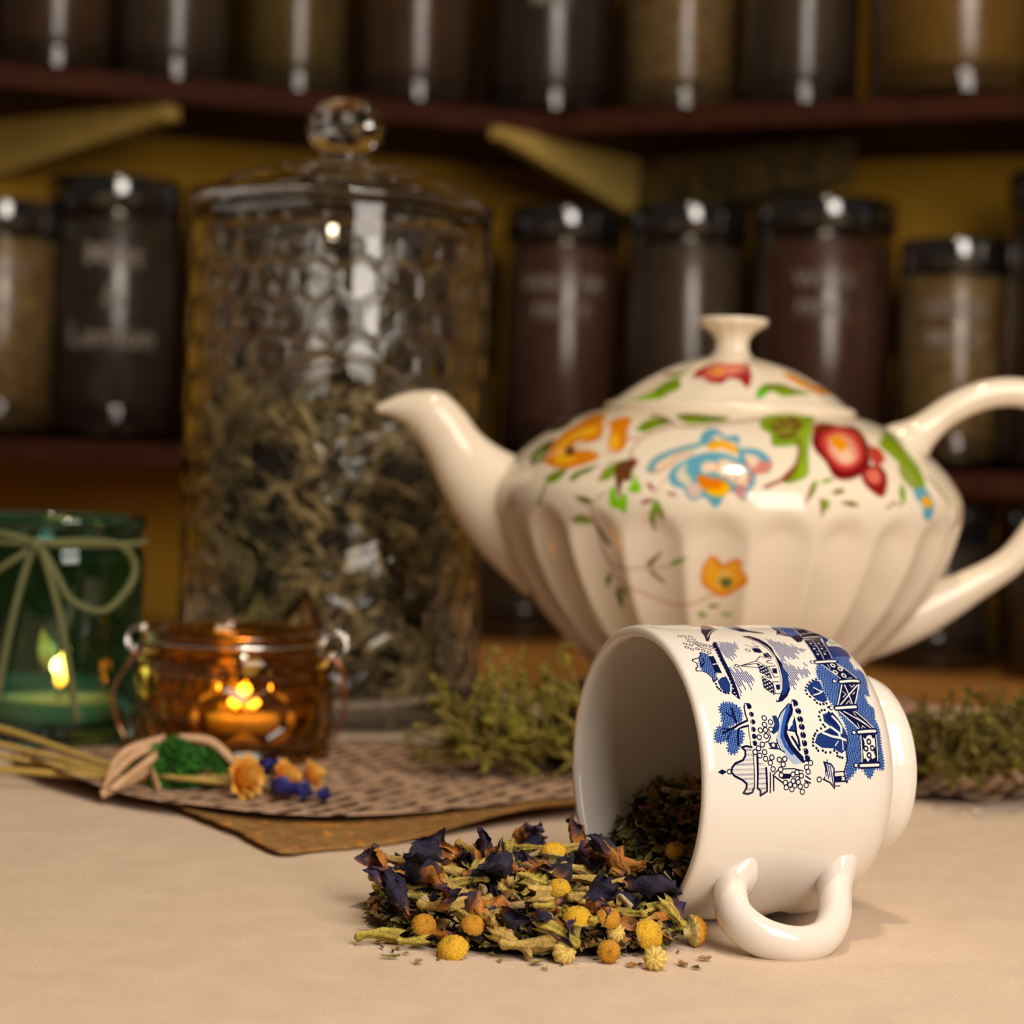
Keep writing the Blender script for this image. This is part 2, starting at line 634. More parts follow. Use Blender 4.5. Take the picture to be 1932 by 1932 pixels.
# ------------------------------------------------------------------ tipped teacup
# (glaze and prints: the print textures are painted below from shape lists in surface coordinates)
def ceramic(name, base, rough=.12, print_img=None, u_per_rad=1.0, u0=0, u1=1, v0=0, v1=1, flip=False):
    """glazed ceramic; optional print addressed by (angle around local Z, height)"""
    m = mat(name, base, rough, spec=.5, coat=.25)
    bsdf(m).inputs['Coat Roughness'].default_value = .04
    n = nz(m, coord(m), 60, 4, .6)
    cbase = ramp(m, n, [(.3, tuple(x * .965 for x in base)), (.7, base)])
    if print_img is None:
        L(m, cbase, bsdf(m).inputs['Base Color'])
        return m
    t = N(m, 'ShaderNodeTexCoord')
    sx = N(m, 'ShaderNodeSeparateXYZ')
    L(m, t.outputs['Object'], sx.inputs[0])
    at = N(m, 'ShaderNodeMath', operation='ARCTAN2')
    L(m, sx.outputs['Y'], at.inputs[0])
    L(m, sx.outputs['X'], at.inputs[1])
    ru = N(m, 'ShaderNodeMapRange')
    ru.clamp = False
    L(m, at.outputs[0], ru.inputs[0])
    ru.inputs[1].default_value, ru.inputs[2].default_value = u0, u1
    rv = N(m, 'ShaderNodeMapRange')
    rv.clamp = False
    L(m, sx.outputs['Z'], rv.inputs[0])
    rv.inputs[1].default_value, rv.inputs[2].default_value = v0 * S, v1 * S
    cb = N(m, 'ShaderNodeCombineXYZ')
    L(m, ru.outputs[0], cb.inputs[0])
    L(m, rv.outputs[0], cb.inputs[1])
    im = N(m, 'ShaderNodeTexImage', extension='CLIP', interpolation='Linear')
    im.image = print_img
    L(m, cb.outputs[0], im.inputs[0])
    x = N(m, 'ShaderNodeMix', data_type='RGBA', blend_type='MIX')
    L(m, im.outputs['Alpha'], x.inputs[0])
    L(m, cbase, x.inputs[6])
    L(m, im.outputs['Color'], x.inputs[7])
    L(m, x.outputs[2], bsdf(m).inputs['Base Color'])
    return m


#@@PRINTS@@
# ------------------------------------------------------------------ printed decoration, painted from shape lists
# cup lists: (arc cm around the axis, cm from the rim); teapot lists: (angle, height cm)
CUP_SHAPES = [["P","n",[[0.088,0.65],[-0.346,1.194],[-0.345,1.511],[-0.347,1.699],[0.006,1.882],[-0.343,2.281],[-0.344,2.604],[-0.348,2.682],[0.416,2.237],[0.091,2.286],[-0.346,2.283],[0.219,1.803],[0.16,1.5],[-0.347,1.437],[-0.348,1.102],[0.158,0.669]]],
["S","n",0.015,[[-0.346,0.767],[-0.346,1.008],[-0.343,1.286]]],
["S","n",0.015,[[-0.339,3.098],[-0.339,3.328],[-0.342,3.521]]],
["P","n",[[-0.103,1.941],[0.006,2.032],[0.22,2.064],[0.534,2.022],[0.606,2.095],[0.849,1.815],[1.115,1.582],[1.525,1.337],[1.542,1.237],[1.202,1.354],[0.927,1.405],[0.569,1.576]]],
["S","w",0.023,[[0.514,2.127],[0.752,1.848],[1.004,1.603],[1.283,1.408]]],
["P","n",[[-0.347,2.682],[-0.345,2.852],[-0.103,2.944],[0.537,2.865],[0.766,2.925],[0.881,3.125],[0.983,3.312],[1.042,3.242],[0.982,2.993],[0.905,2.81],[0.879,2.637],[0.674,2.525],[0.458,2.401],[0.219,2.364]]],
["S","w",0.026,[[0.06,2.491],[-0.348,2.892]]],
["P","l",[[1.474,1.71],[1.679,1.736],[1.581,1.931],[1.548,2.095],[1.745,2.051],[2.094,1.9],[2.403,1.667],[2.497,1.499],[2.35,1.473],[1.835,1.476]]],
["P","l",[[2.769,1.475],[2.858,1.582],[2.838,1.789],[2.948,1.962],[3.151,1.956],[3.479,1.765],[3.326,1.71],[3.342,1.597],[3.549,1.491],[3.602,1.384],[3.184,1.385],[2.812,1.385]]],
["O","n",0.049,0.021,[[1.231,0.592],[1.207,0.74],[1.241,0.914],[1.377,0.759],[1.425,0.913],[1.539,0.731],[1.614,0.857],[1.671,0.55],[1.735,0.691],[1.722,0.95],[1.792,1.079],[1.867,1.234],[1.846,0.513],[1.94,0.622],[1.922,0.793],[2.011,0.932],[2.101,1.062]]],
["S","n",0.026,[[1.639,0.809],[1.858,0.922],[1.991,1.185]]],
["S","n",0.026,[[1.539,0.93],[1.69,1.074],[1.786,1.282]]],
["P","h",[[2.085,0.78],[2.193,1.002],[2.443,0.981],[2.892,0.905],[3.058,0.912],[3.196,0.792],[3.195,0.739],[3.055,0.754],[2.889,0.657],[2.823,0.541],[2.647,0.521],[2.318,0.659],[2.218,0.757]]],
["S","n",0.025,[[2.193,1.002],[2.099,0.792],[2.218,0.757],[2.329,0.655],[2.391,0.431],[2.449,0.416],[2.533,0.505],[2.669,0.477],[2.735,0.397],[2.821,0.381],[2.823,0.541],[2.9,0.67],[3.055,0.754],[3.195,0.739],[3.097,0.899]]],
["S","n",0.025,[[2.343,0.648],[2.671,0.6],[2.513,0.737],[2.343,0.774]]],
["P","n",[[2.27,0.967],[2.246,1.122],[2.937,1.101],[2.935,0.888]]],
["S","w",0.033,[[2.584,0.967],[2.568,1.081]]],
["S","w",0.033,[[2.247,1.14],[2.54,1.12],[2.895,1.119],[2.959,1.138]]],
["S","w",0.033,[[2.902,0.946],[2.925,1.071]]],
["P","n",[[1.577,1.439],[1.579,1.51],[1.805,1.473],[2.35,1.382],[2.812,1.367],[3.283,1.366],[3.745,1.357],[3.727,1.291],[3.561,1.148],[3.376,1.226],[2.938,1.227],[2.495,1.229],[2.035,1.273],[1.74,1.322]]],
["O","w",0,0.043,[[1.921,1.326],[2.063,1.287],[2.197,1.27],[2.35,1.256],[2.517,1.228],[2.656,1.224],[2.788,1.224],[2.917,1.217],[3.061,1.225],[3.183,1.233],[3.299,1.245],[3.414,1.241],[3.545,1.242],[3.636,1.265]]],
["P","m",[[3.177,0.87],[3.059,1.02],[3.019,1.178],[3.279,1.207],[3.525,1.123],[3.54,0.976],[3.408,0.878]]],
["O","n",0,0.072,[[3.265,0.793],[3.359,0.788],[3.418,0.821],[3.474,0.864],[3.521,0.93],[3.55,0.982],[3.561,1.058]]],
["P","l",[[1.392,3.148],[1.494,3.452],[1.814,3.641],[1.86,4.079],[2.02,3.944],[2.275,3.637],[2.274,3.51],[2.343,3.349],[2.474,3.111],[2.2,3.089],[1.852,3.085]]],
["P","l",[[2.506,3.046],[2.574,3.266],[2.761,3.335],[2.672,3.552],[2.644,3.819],[2.827,3.761],[3.027,3.499],[3.082,3.299],[3.326,3.229],[3.531,3.029],[3.454,2.956],[3.022,3.048],[2.727,3.047]]],
["P","n",[[1.227,2.472],[1.198,2.717],[1.39,2.919],[1.633,3.02],[1.892,3.065],[2.197,3.015],[2.506,3.046],[2.787,3.021],[3.022,3.048],[3.243,2.984],[3.453,2.945],[3.679,2.779],[3.823,2.584],[3.856,2.425],[3.819,2.375],[3.675,2.532],[3.449,2.658],[3.131,2.778],[2.756,2.858],[2.338,2.922],[1.971,2.898],[1.677,2.794],[1.442,2.638]]],
["P","m",[[2.666,2.973],[2.818,3.033],[3.078,3.025],[3.401,2.926],[3.603,2.755],[3.651,2.614],[3.239,2.799]]],
["S","w",0.029,[[1.311,2.605],[1.61,2.804],[1.891,2.938],[2.269,2.955],[2.726,2.896],[3.13,2.809],[3.45,2.683],[3.796,2.444]]],
["P","n",[[1.929,2.414],[1.89,2.585],[1.969,2.671],[2.121,2.673],[2.14,2.562],[2.1,2.431]]],
["O","n",0.063,0.02,[[2.006,2.276]]],
["S","n",0.016,[[1.74,2.307],[1.867,2.47],[1.808,2.701]]],
["S","n",0.016,[[1.631,2.59],[1.989,2.661]]],
["P","n",[[2.158,2.655],[2.124,2.822],[2.338,2.871],[2.317,2.63]]],
["S","w",0.011,[[2.158,2.73],[2.32,2.804]]],
["S","n",0.02,[[2.649,1.561],[2.651,1.758],[2.466,2.311],[2.264,2.529],[2.334,2.596],[2.372,2.83]]],
["S","n",0.02,[[2.644,1.761],[2.563,2.292]]],
["S","n",0.02,[[2.658,1.755],[2.719,2.249]]],
["S","n",0.02,[[2.466,2.311],[2.692,2.535],[3.099,2.516],[2.897,2.25],[2.563,2.292]]],
["S","n",0.02,[[2.692,2.535],[2.663,2.799]]],
["S","n",0.02,[[2.721,2.586],[3.071,2.603],[3.06,2.744]]],
["S","n",0.02,[[2.437,2.775],[2.469,2.635],[2.534,2.605],[2.585,2.758]]],
["S","n",0.02,[[3.026,2.285],[3.068,2.231],[3.221,2.47],[3.623,2.4],[3.417,2.174],[3.096,2.219]]],
["S","n",0.02,[[3.221,2.47],[3.216,2.696]]],
["S","n",0.02,[[3.249,2.483],[3.598,2.446],[3.588,2.585]]],
["S","n",0.02,[[3.026,2.285],[3.112,2.487]]],
["O","n",0.049,0.022,[[2.643,1.65]]],
["P","g",[[2.548,2.299],[2.707,2.529],[3.084,2.498],[2.897,2.25]]],
["P","g",[[3.081,2.226],[3.221,2.47],[3.623,2.4],[3.417,2.174]]],
["P","n",[[2.753,2.659],[2.756,2.808],[2.946,2.753],[2.931,2.621]]],
["P","n",[[3.316,2.546],[3.305,2.687],[3.474,2.625],[3.473,2.526]]],
["P","m",[[0.222,5.066],[0.387,5.227],[0.733,5.419],[1.032,5.55],[1.299,5.63],[1.115,5.611],[0.91,5.545],[1.624,4.917],[1.783,4.907],[1.624,5.341],[1.496,5.733],[2.105,5.502],[2.333,5.275],[2.484,4.589],[1.338,4.948],[0.599,5.417]]],
["P","f",[[1.574,5.001],[0.945,5.55],[1.162,5.613],[1.423,5.495],[1.712,5.003]]],
["P","n",[[-0.336,3.93],[0.201,5.025],[0.599,5.417],[1.156,5.086],[1.352,4.899],[1.45,4.276],[1.595,4.144],[1.619,4.002],[1.291,3.976],[1.176,3.782],[1.115,3.622],[0.842,3.79],[0.59,3.805],[-0.345,4.093]]],
["P","h",[[-0.339,4.17],[-0.256,4.676],[1.117,4.361],[1.245,3.95],[0.951,3.883]]],
["P","g",[[0.056,4.935],[0.224,5.067],[0.58,5.38],[0.953,4.84]]],
["S","w",0.02,[[-0.212,4.784],[-0.036,4.904]]],
["S","w",0.02,[[0.699,4.421],[0.67,4.677]]],
["S","w",0.02,[[1.118,4.373],[0.766,5.27]]],
["S","w",0.02,[[-0.026,4.934],[0.985,4.781]]],
["S","w",0.02,[[-0.34,3.958],[0.371,3.933],[1.116,3.867]]],
["S","w",0.02,[[-0.34,4.051],[0.233,4.067],[1.066,3.948]]],
["S","w",0.02,[[-0.238,4.613],[1.247,4.339]]],
["S","w",0.045,[[1.348,4.333],[1.195,4.993]]],
["O","w",0.049,0.018,[[1.115,3.738]]],
["P","n",[[1.499,4.249],[1.358,4.882],[2.377,4.747],[2.486,4.148]]],
["S","w",0.02,[[1.524,4.261],[2.436,4.172]]],
["S","w",0.02,[[1.497,4.55],[2.421,4.424]]],
["S","w",0.02,[[1.418,4.847],[2.378,4.708]]],
["O","w",0,0.067,[[1.679,4.396],[1.951,4.354],[2.203,4.34],[1.669,4.651],[1.937,4.604],[2.189,4.568]]],
["S","w",0.011,[[1.551,4.376],[1.525,4.521]]],
["S","w",0.011,[[1.82,4.372],[1.8,4.499]]],
["S","w",0.011,[[2.081,4.35],[2.061,4.477]]],
["S","w",0.011,[[1.538,4.619],[1.506,4.756]]],
["S","w",0.011,[[1.813,4.611],[1.784,4.746]]],
["S","w",0.011,[[2.075,4.575],[2.051,4.706]]],
["P","h",[[2.62,4.102],[2.883,3.95],[3.132,3.899],[3.228,3.97],[3.503,3.931],[3.722,3.942],[3.895,4.015],[4.103,4.129],[4.505,4.285],[4.718,4.305],[5.188,4.204],[5.467,4.196],[5.741,4.114],[6.038,4.174],[5.93,4.283],[5.787,4.439],[5.697,4.509],[5.68,4.578],[5.72,4.667],[5.871,4.774],[5.967,4.865],[5.934,4.962],[5.713,5.098],[5.738,5.258],[5.763,5.43],[5.589,5.476],[5.099,5.422],[4.594,5.457],[4.337,5.361],[4.003,5.454],[3.903,5.268],[3.646,5.212],[3.649,5.431],[3.378,5.472],[3.016,5.608],[2.679,5.654],[2.619,5.453],[2.741,5.279],[2.518,5.348],[2.349,5.312],[2.097,5.487],[2.321,4.811]]],
["P","n",[[2.58,4.254],[2.532,4.705],[3.102,5.198],[3.209,4.577]]],
["S","w",0.027,[[2.622,4.256],[3.136,4.608]]],
["S","w",0.027,[[2.574,4.73],[3.088,5.205]]],
["O","w",0.058,0.027,[[2.661,4.586],[2.79,4.763],[2.913,4.548],[3.023,4.771]]],
["S","w",0.019,[[2.624,4.434],[2.785,4.448]]],
["S","w",0.019,[[3.133,4.791],[3.089,5.002]]],
["S","w",0.019,[[2.644,4.741],[2.772,4.864]]],
["P","n",[[3.306,4.525],[3.225,5.205],[4.006,4.782],[4.001,4.158]]],
["S","w",0.033,[[3.338,4.57],[3.961,4.225]]],
["S","w",0.033,[[3.28,5.166],[3.953,4.765]]],
["S","w",0.033,[[3.349,4.656],[3.964,4.693]]],
["S","w",0.033,[[3.316,5.098],[3.962,4.302]]],
["S","w",0.019,[[3.556,4.507],[3.642,4.589],[3.732,4.466]]],
["S","w",0.019,[[3.334,4.821],[3.413,4.859],[3.32,4.995]]],
["S","w",0.019,[[3.944,4.485],[3.837,4.611],[3.943,4.644]]],
["S","w",0.019,[[3.641,4.805],[3.569,4.903]]],
["P","n",[[4.124,4.188],[4.109,4.75],[4.612,5.251],[4.667,4.717]]],
["S","w",0.029,[[4.146,4.225],[4.647,4.71]]],
["S","w",0.029,[[4.15,4.715],[4.604,5.226]]],
["S","w",0.029,[[4.148,4.357],[4.618,5.143]]],
["S","w",0.017,[[4.15,4.647],[4.272,4.701]]],
["S","w",0.017,[[4.312,4.714],[4.526,5.012]]],
["S","w",0.017,[[4.471,4.694],[4.608,4.73]]],
["S","w",0.017,[[4.628,4.793],[4.55,4.836],[4.608,4.916]]],
["P","n",[[4.782,4.693],[4.749,5.298],[5.527,5.247],[5.533,4.633]]],
["S","w",0.031,[[4.801,4.723],[5.516,4.668]]],
["S","w",0.031,[[4.791,5.26],[5.488,5.21]]],
["P","w",[[4.86,4.791],[4.917,4.85],[4.821,4.941],[4.798,5.073],[4.894,5.104],[4.872,5.188],[5.105,5.169],[5.259,5.091],[5.392,5.14],[5.448,5.016],[5.391,4.972],[5.52,4.861],[5.406,4.78],[5.443,4.732],[5.2,4.736],[5.032,4.817]]],
["O","n",0.062,0.035,[[4.984,4.959],[5.164,4.833],[5.155,5.054],[5.343,4.916]]],
["S","n",0.12,[[2.536,4.13],[2.489,4.748]]],
["S","w",0.074,[[2.536,4.13],[2.489,4.748]]],
["S","n",0.12,[[3.245,4.574],[3.163,5.208]]],
["S","w",0.074,[[3.245,4.574],[3.163,5.208]]],
["S","n",0.12,[[4.052,4.154],[4.016,4.768]]],
["S","w",0.074,[[4.052,4.154],[4.016,4.768]]],
["S","n",0.12,[[4.724,4.682],[4.681,5.26]]],
["S","w",0.074,[[4.724,4.682],[4.681,5.26]]],
["S","n",0.12,[[5.607,4.628],[5.603,5.226]]],
["S","w",0.074,[[5.607,4.628],[5.603,5.226]]],
["O","n",0,0.139,[[2.536,3.997],[3.222,4.37],[4.039,3.994],[4.732,4.511],[5.594,4.471]]],
["O","w",0,0.085,[[2.537,4.008],[3.222,4.388],[4.039,4.011],[4.732,4.526],[5.594,4.475]]],
["P","m",[[3.452,3.446],[3.293,3.594],[3.179,3.792],[3.227,3.927],[3.503,3.931],[3.808,3.957],[3.892,3.819],[3.804,3.629],[3.629,3.493]]],
["O","n",0,0.077,[[3.155,3.846],[3.189,3.723],[3.246,3.612],[3.327,3.515],[3.418,3.437],[3.507,3.394],[3.616,3.392],[3.704,3.456],[3.802,3.565],[3.888,3.613],[3.931,3.694],[3.928,3.798],[3.909,3.891]]],
["P","n",[[3.454,3.665],[3.522,3.749],[3.61,3.629]]],
["S","w",0.035,[[3.421,3.676],[3.501,3.778],[3.547,3.894]]],
["S","w",0.035,[[3.652,3.594],[3.611,3.761],[3.547,3.894]]],
["P","m",[[4.216,3.682],[4.159,3.894],[4.223,4.051],[4.425,4.173],[4.718,4.283],[5.188,4.204],[5.278,4.062],[5.142,3.819],[5.115,3.476],[4.98,3.28],[4.756,3.405],[4.684,3.615],[4.574,3.855],[4.414,3.674]]],
["P","n2",[[4.277,3.709],[4.201,3.926],[4.482,4.117],[4.656,4.099],[4.497,3.893]]],
["P","n2",[[4.685,3.658],[4.632,3.864],[4.808,4.047],[4.883,4.011],[4.803,3.786]]],
["O","n",0,0.074,[[4.018,3.912],[4.097,3.78],[4.105,3.69],[4.154,3.612],[4.275,3.561],[4.374,3.575],[4.502,3.631],[4.561,3.672],[4.606,3.544],[4.661,3.413],[4.736,3.344],[4.792,3.301],[4.876,3.254],[4.96,3.235],[5.053,3.226],[5.12,3.313],[5.186,3.358],[5.19,3.499],[5.238,3.579],[5.241,3.72],[5.198,3.845],[5.256,3.924],[5.339,3.926],[5.369,3.998],[5.389,4.072],[4.202,3.99],[4.17,3.89]]],
["S","w",0.062,[[4.926,4.221],[4.866,4.08],[4.732,4.061],[4.574,3.855]]],
["S","w",0.062,[[4.866,4.08],[4.823,3.847],[4.722,3.585]]],
["S","w",0.062,[[4.734,4.137],[4.581,4.169],[4.423,4.086],[4.282,3.969]]],
["S","w",0.027,[[4.924,4.135],[5.186,4.117]]],
["S","w",0.027,[[4.958,3.999],[5.069,3.895]]],
["S","n",0.027,[[4.775,4.272],[4.927,4.287],[5.188,4.204],[5.449,4.219],[5.777,4.091],[6.038,4.174]]],
["P","l",[[5.503,3.499],[5.564,3.69],[5.694,3.768],[6.082,3.784],[5.966,3.63],[5.906,3.459],[5.726,3.573]]],
["S","n",0.031,[[5.726,3.573],[5.485,3.5],[5.546,3.712],[5.658,3.792],[6.174,3.806],[6.023,3.674],[5.924,3.459]]],
["O","n",0.066,0.023,[[5.93,3.339]]],
["S","n",0.023,[[5.751,3.809],[5.741,4.114]]],
["S","n",0.023,[[6.008,3.804],[6.002,4.195]]],
["S","n",0.023,[[6.11,3.806],[6.115,3.968]]],
["P","n",[[5.861,3.806],[5.849,4.022],[6.015,4.021],[6.009,3.826]]],
["P","n",[[5.85,4.045],[5.852,4.121],[5.999,4.129],[5.997,4.043]]],
["P","w",[[5.886,4.048],[5.888,4.105],[5.971,4.113],[5.97,4.054]]],
["P","h",[[3.965,0.656],[3.84,0.765],[3.806,0.904],[3.827,1.065],[3.903,1.191],[4.03,1.286],[4.172,1.304],[4.378,1.237],[4.443,1.056],[4.506,0.858],[4.485,0.661],[4.332,0.62],[4.16,0.679],[4.088,0.624]]],
["P","h",[[4.761,0.334],[4.63,0.376],[4.482,0.515],[4.451,0.668],[4.489,0.825],[4.59,0.879],[4.883,0.663],[4.943,0.471],[4.876,0.352]]],
["P","h",[[4.54,0.851],[4.511,1.079],[4.649,1.255],[4.878,1.179],[5.102,1.018],[5.228,0.894],[5.224,0.746],[5.11,0.649],[4.965,0.705],[4.834,0.67]]],
["S","n",0.041,[[4.346,1.394],[4.444,1.13],[4.509,1.005],[4.668,0.625]]],
["S","n",0.041,[[4.483,1.401],[4.545,1.11],[4.644,1.053],[4.826,1.039],[4.972,0.999]]],
["S","w",0.034,[[4.416,1.395],[4.495,1.156],[4.576,0.992]]],
["S","n",0.051,[[4.375,1.052],[4.114,1.023],[4.008,1.032]]],
["S","n",0.024,[[4.306,1.05],[4.11,0.82]]],
["S","n",0.024,[[4.574,0.882],[4.553,0.646]]],
["S","n",0.024,[[4.656,0.83],[4.819,0.728]]],
["O","n",0,0.178,[[3.944,1.534]]],
["O","n",0,0.144,[[4.176,1.556],[4.384,1.552],[4.587,1.519],[4.771,1.511],[4.951,1.502]]],
["S","n",0.031,[[3.871,1.46],[3.96,1.398],[4.173,1.379],[4.313,1.401]]],
["S","w",0.045,[[3.907,1.461],[4.245,1.454],[4.585,1.435],[4.933,1.421],[5.177,1.434]]],
["S","n",0.017,[[4.517,1.393],[4.751,1.367],[4.85,1.386]]],
["S","n",0.017,[[4.899,1.379],[5.062,1.374]]],
["S","w",0.012,[[4.053,1.522],[4.21,1.519]]],
["S","w",0.012,[[4.263,1.515],[4.418,1.516]]],
["S","w",0.012,[[4.502,1.48],[4.654,1.486]]],
["P","r",[[5.04,1.118],[5.018,1.233],[5.079,1.39],[5.257,1.425],[6.073,1.405],[6.215,1.334],[6.227,1.188],[6.192,1.095],[6.034,1.183],[5.938,1.183],[5.839,1.056],[5.72,0.803],[5.623,0.753],[5.498,0.814],[5.408,1.023],[5.315,1.141],[5.171,1.194]]],
["S","n",0.041,[[5.046,1.395],[5.018,1.233],[5.048,1.108],[5.139,1.198],[5.268,1.183],[5.378,1.099],[5.451,0.873],[5.56,0.773],[5.671,0.749],[5.769,0.838],[5.871,1.056],[5.97,1.184],[6.066,1.184],[6.208,1.095],[6.236,1.224],[6.2,1.353],[6.042,1.424]]],
["S","n",0.021,[[5.144,1.42],[6.041,1.415]]],
["P","r",[[5.405,1.54],[5.507,1.755],[6.213,1.76],[6.273,1.597],[6.16,1.593],[6.092,1.498]]],
["S","n",0.045,[[5.276,1.534],[6.092,1.498]]],
["S","n",0.041,[[5.588,1.769],[6.182,1.788],[6.289,1.597],[6.16,1.593],[6.075,1.479]]],
["S","w",0.048,[[5.275,1.474],[6.091,1.453]]],
["S","n",0.029,[[5.719,1.884],[6.217,1.882]]],
["S","n",0.029,[[5.77,1.975],[6.172,1.982]]],
["P","n",[[5.66,0.349],[5.584,0.48],[5.651,0.623],[5.727,0.491]]],
["O","n",0.057,0.022,[[5.653,0.686]]],
["P","m",[[4.222,2.153],[4.225,2.283],[4.399,2.336],[4.62,2.288],[4.733,2.097],[4.664,2.017],[4.465,2.17]]],
["P","p",[[4.157,2.414],[4.036,2.58],[3.892,2.698],[3.912,2.807],[4.199,2.802],[4.474,2.601],[4.708,2.477],[4.876,2.523],[5.126,2.656],[5.504,2.844],[5.529,2.577],[5.297,2.373],[5.001,2.221],[4.801,2.16],[4.536,2.306],[4.314,2.374]]],
["S","n",0.096,[[3.967,2.809],[4.233,2.669],[4.472,2.527],[4.673,2.428],[4.841,2.472],[5.041,2.554],[5.208,2.683],[5.424,2.887]]],
["S","m2",0.069,[[4.019,2.699],[4.283,2.533],[4.538,2.409],[4.805,2.327],[5.038,2.404],[5.237,2.566]]],
["S","n",0.024,[[3.892,2.756],[4.036,2.58],[4.158,2.433],[4.33,2.314]]],
["P","m",[[4.271,2.82],[4.698,2.801],[4.643,2.566]]],
["S","n",0.031,[[4.271,2.82],[4.681,2.786],[4.625,2.551]]],
["S","n",0.051,[[4.811,2.629],[4.963,2.717],[5.146,2.804]]],
["S","n",0.045,[[4.698,2.762],[4.849,2.811],[5.047,2.818]]],
["P","w",[[4.473,2.564],[4.234,2.735],[4.476,2.715],[4.609,2.554]]],
["O","n",0,0.212,[[3.877,2.931]]],
["O","n",0,0.178,[[4.114,2.976],[4.343,2.974],[4.55,2.974],[4.769,2.967],[4.985,2.969],[5.199,2.978],[5.379,3.005]]],
["S","w",0.041,[[3.838,2.868],[4.2,2.839],[4.615,2.855],[4.983,2.884],[5.409,2.927]]],
["S","w",0.014,[[3.951,2.947],[4.077,2.968]]],
["S","w",0.014,[[4.167,2.962],[4.308,2.963]]],
["S","w",0.014,[[4.395,2.961],[4.533,2.967]]],
["S","w",0.014,[[4.618,2.949],[4.735,2.965]]],
["S","w",0.014,[[4.819,2.949],[4.952,2.965]]],
["S","w",0.014,[[5.051,2.949],[5.166,2.973]]],
["S","n",0.024,[[5.785,1.965],[5.63,2.139],[5.626,2.571],[5.699,2.87]]],
["S","n",0.024,[[4.68,1.957],[4.797,1.992],[4.911,1.917],[4.942,1.8]]],
["S","n",0.024,[[5.091,1.908],[5.115,2.205],[5.2,2.345]]],
["S","n",0.024,[[4.851,2.152],[5.0,2.184],[5.116,2.242]]],
["S","n",0.024,[[4.96,1.91],[4.967,2.17]]],
["S","n",0.031,[[5.785,1.965],[5.987,2.261]]],
["S","n",0.031,[[5.83,2.94],[5.915,3.072]]],
["S","n",0.031,[[5.942,2.902],[6.012,3.07]]],
["P","n",[[5.747,2.284],[5.754,2.528],[5.88,2.467],[5.889,2.206]]],
["P","n2",[[4.993,1.904],[4.947,2.004],[4.966,2.151],[5.098,2.17],[5.109,1.982]]],
["O","q",0.065,0.024,[[4.288,1.91],[4.403,2.072],[4.467,1.879],[4.617,1.726],[4.611,1.877],[4.598,2.039],[4.798,1.656],[4.77,1.866],[4.989,1.718],[5.013,2.042],[5.084,1.593],[5.178,1.479],[5.185,1.758],[5.27,1.609],[5.355,1.769],[5.327,1.957],[5.463,1.899],[5.625,1.971],[5.39,2.175],[5.378,2.336],[5.513,2.277],[5.64,2.194],[5.784,2.207],[5.778,2.555],[5.726,2.68],[5.818,2.808],[5.495,3.1],[5.604,2.97],[5.719,3.011],[5.981,2.326],[6.034,2.467],[5.948,2.561],[5.895,2.684],[5.977,2.711],[6.062,2.608],[6.103,2.355],[6.157,2.525],[6.092,2.769],[6.065,2.948],[6.232,2.838]]],
["P","n",[[11.568,3.474],[10.893,3.398],[10.637,3.585],[10.92,4.009],[11.434,4.501],[11.302,4.872],[11.332,4.87],[11.559,4.428],[11.561,3.759]]],
["S","w",0.043,[[11.571,3.78],[11.575,4.205]]],
["S","w",0.043,[[11.407,4.509],[11.361,4.829]]],
["P","n",[[11.261,1.415],[11.002,1.504],[11.57,2.045],[11.569,1.718]]]]
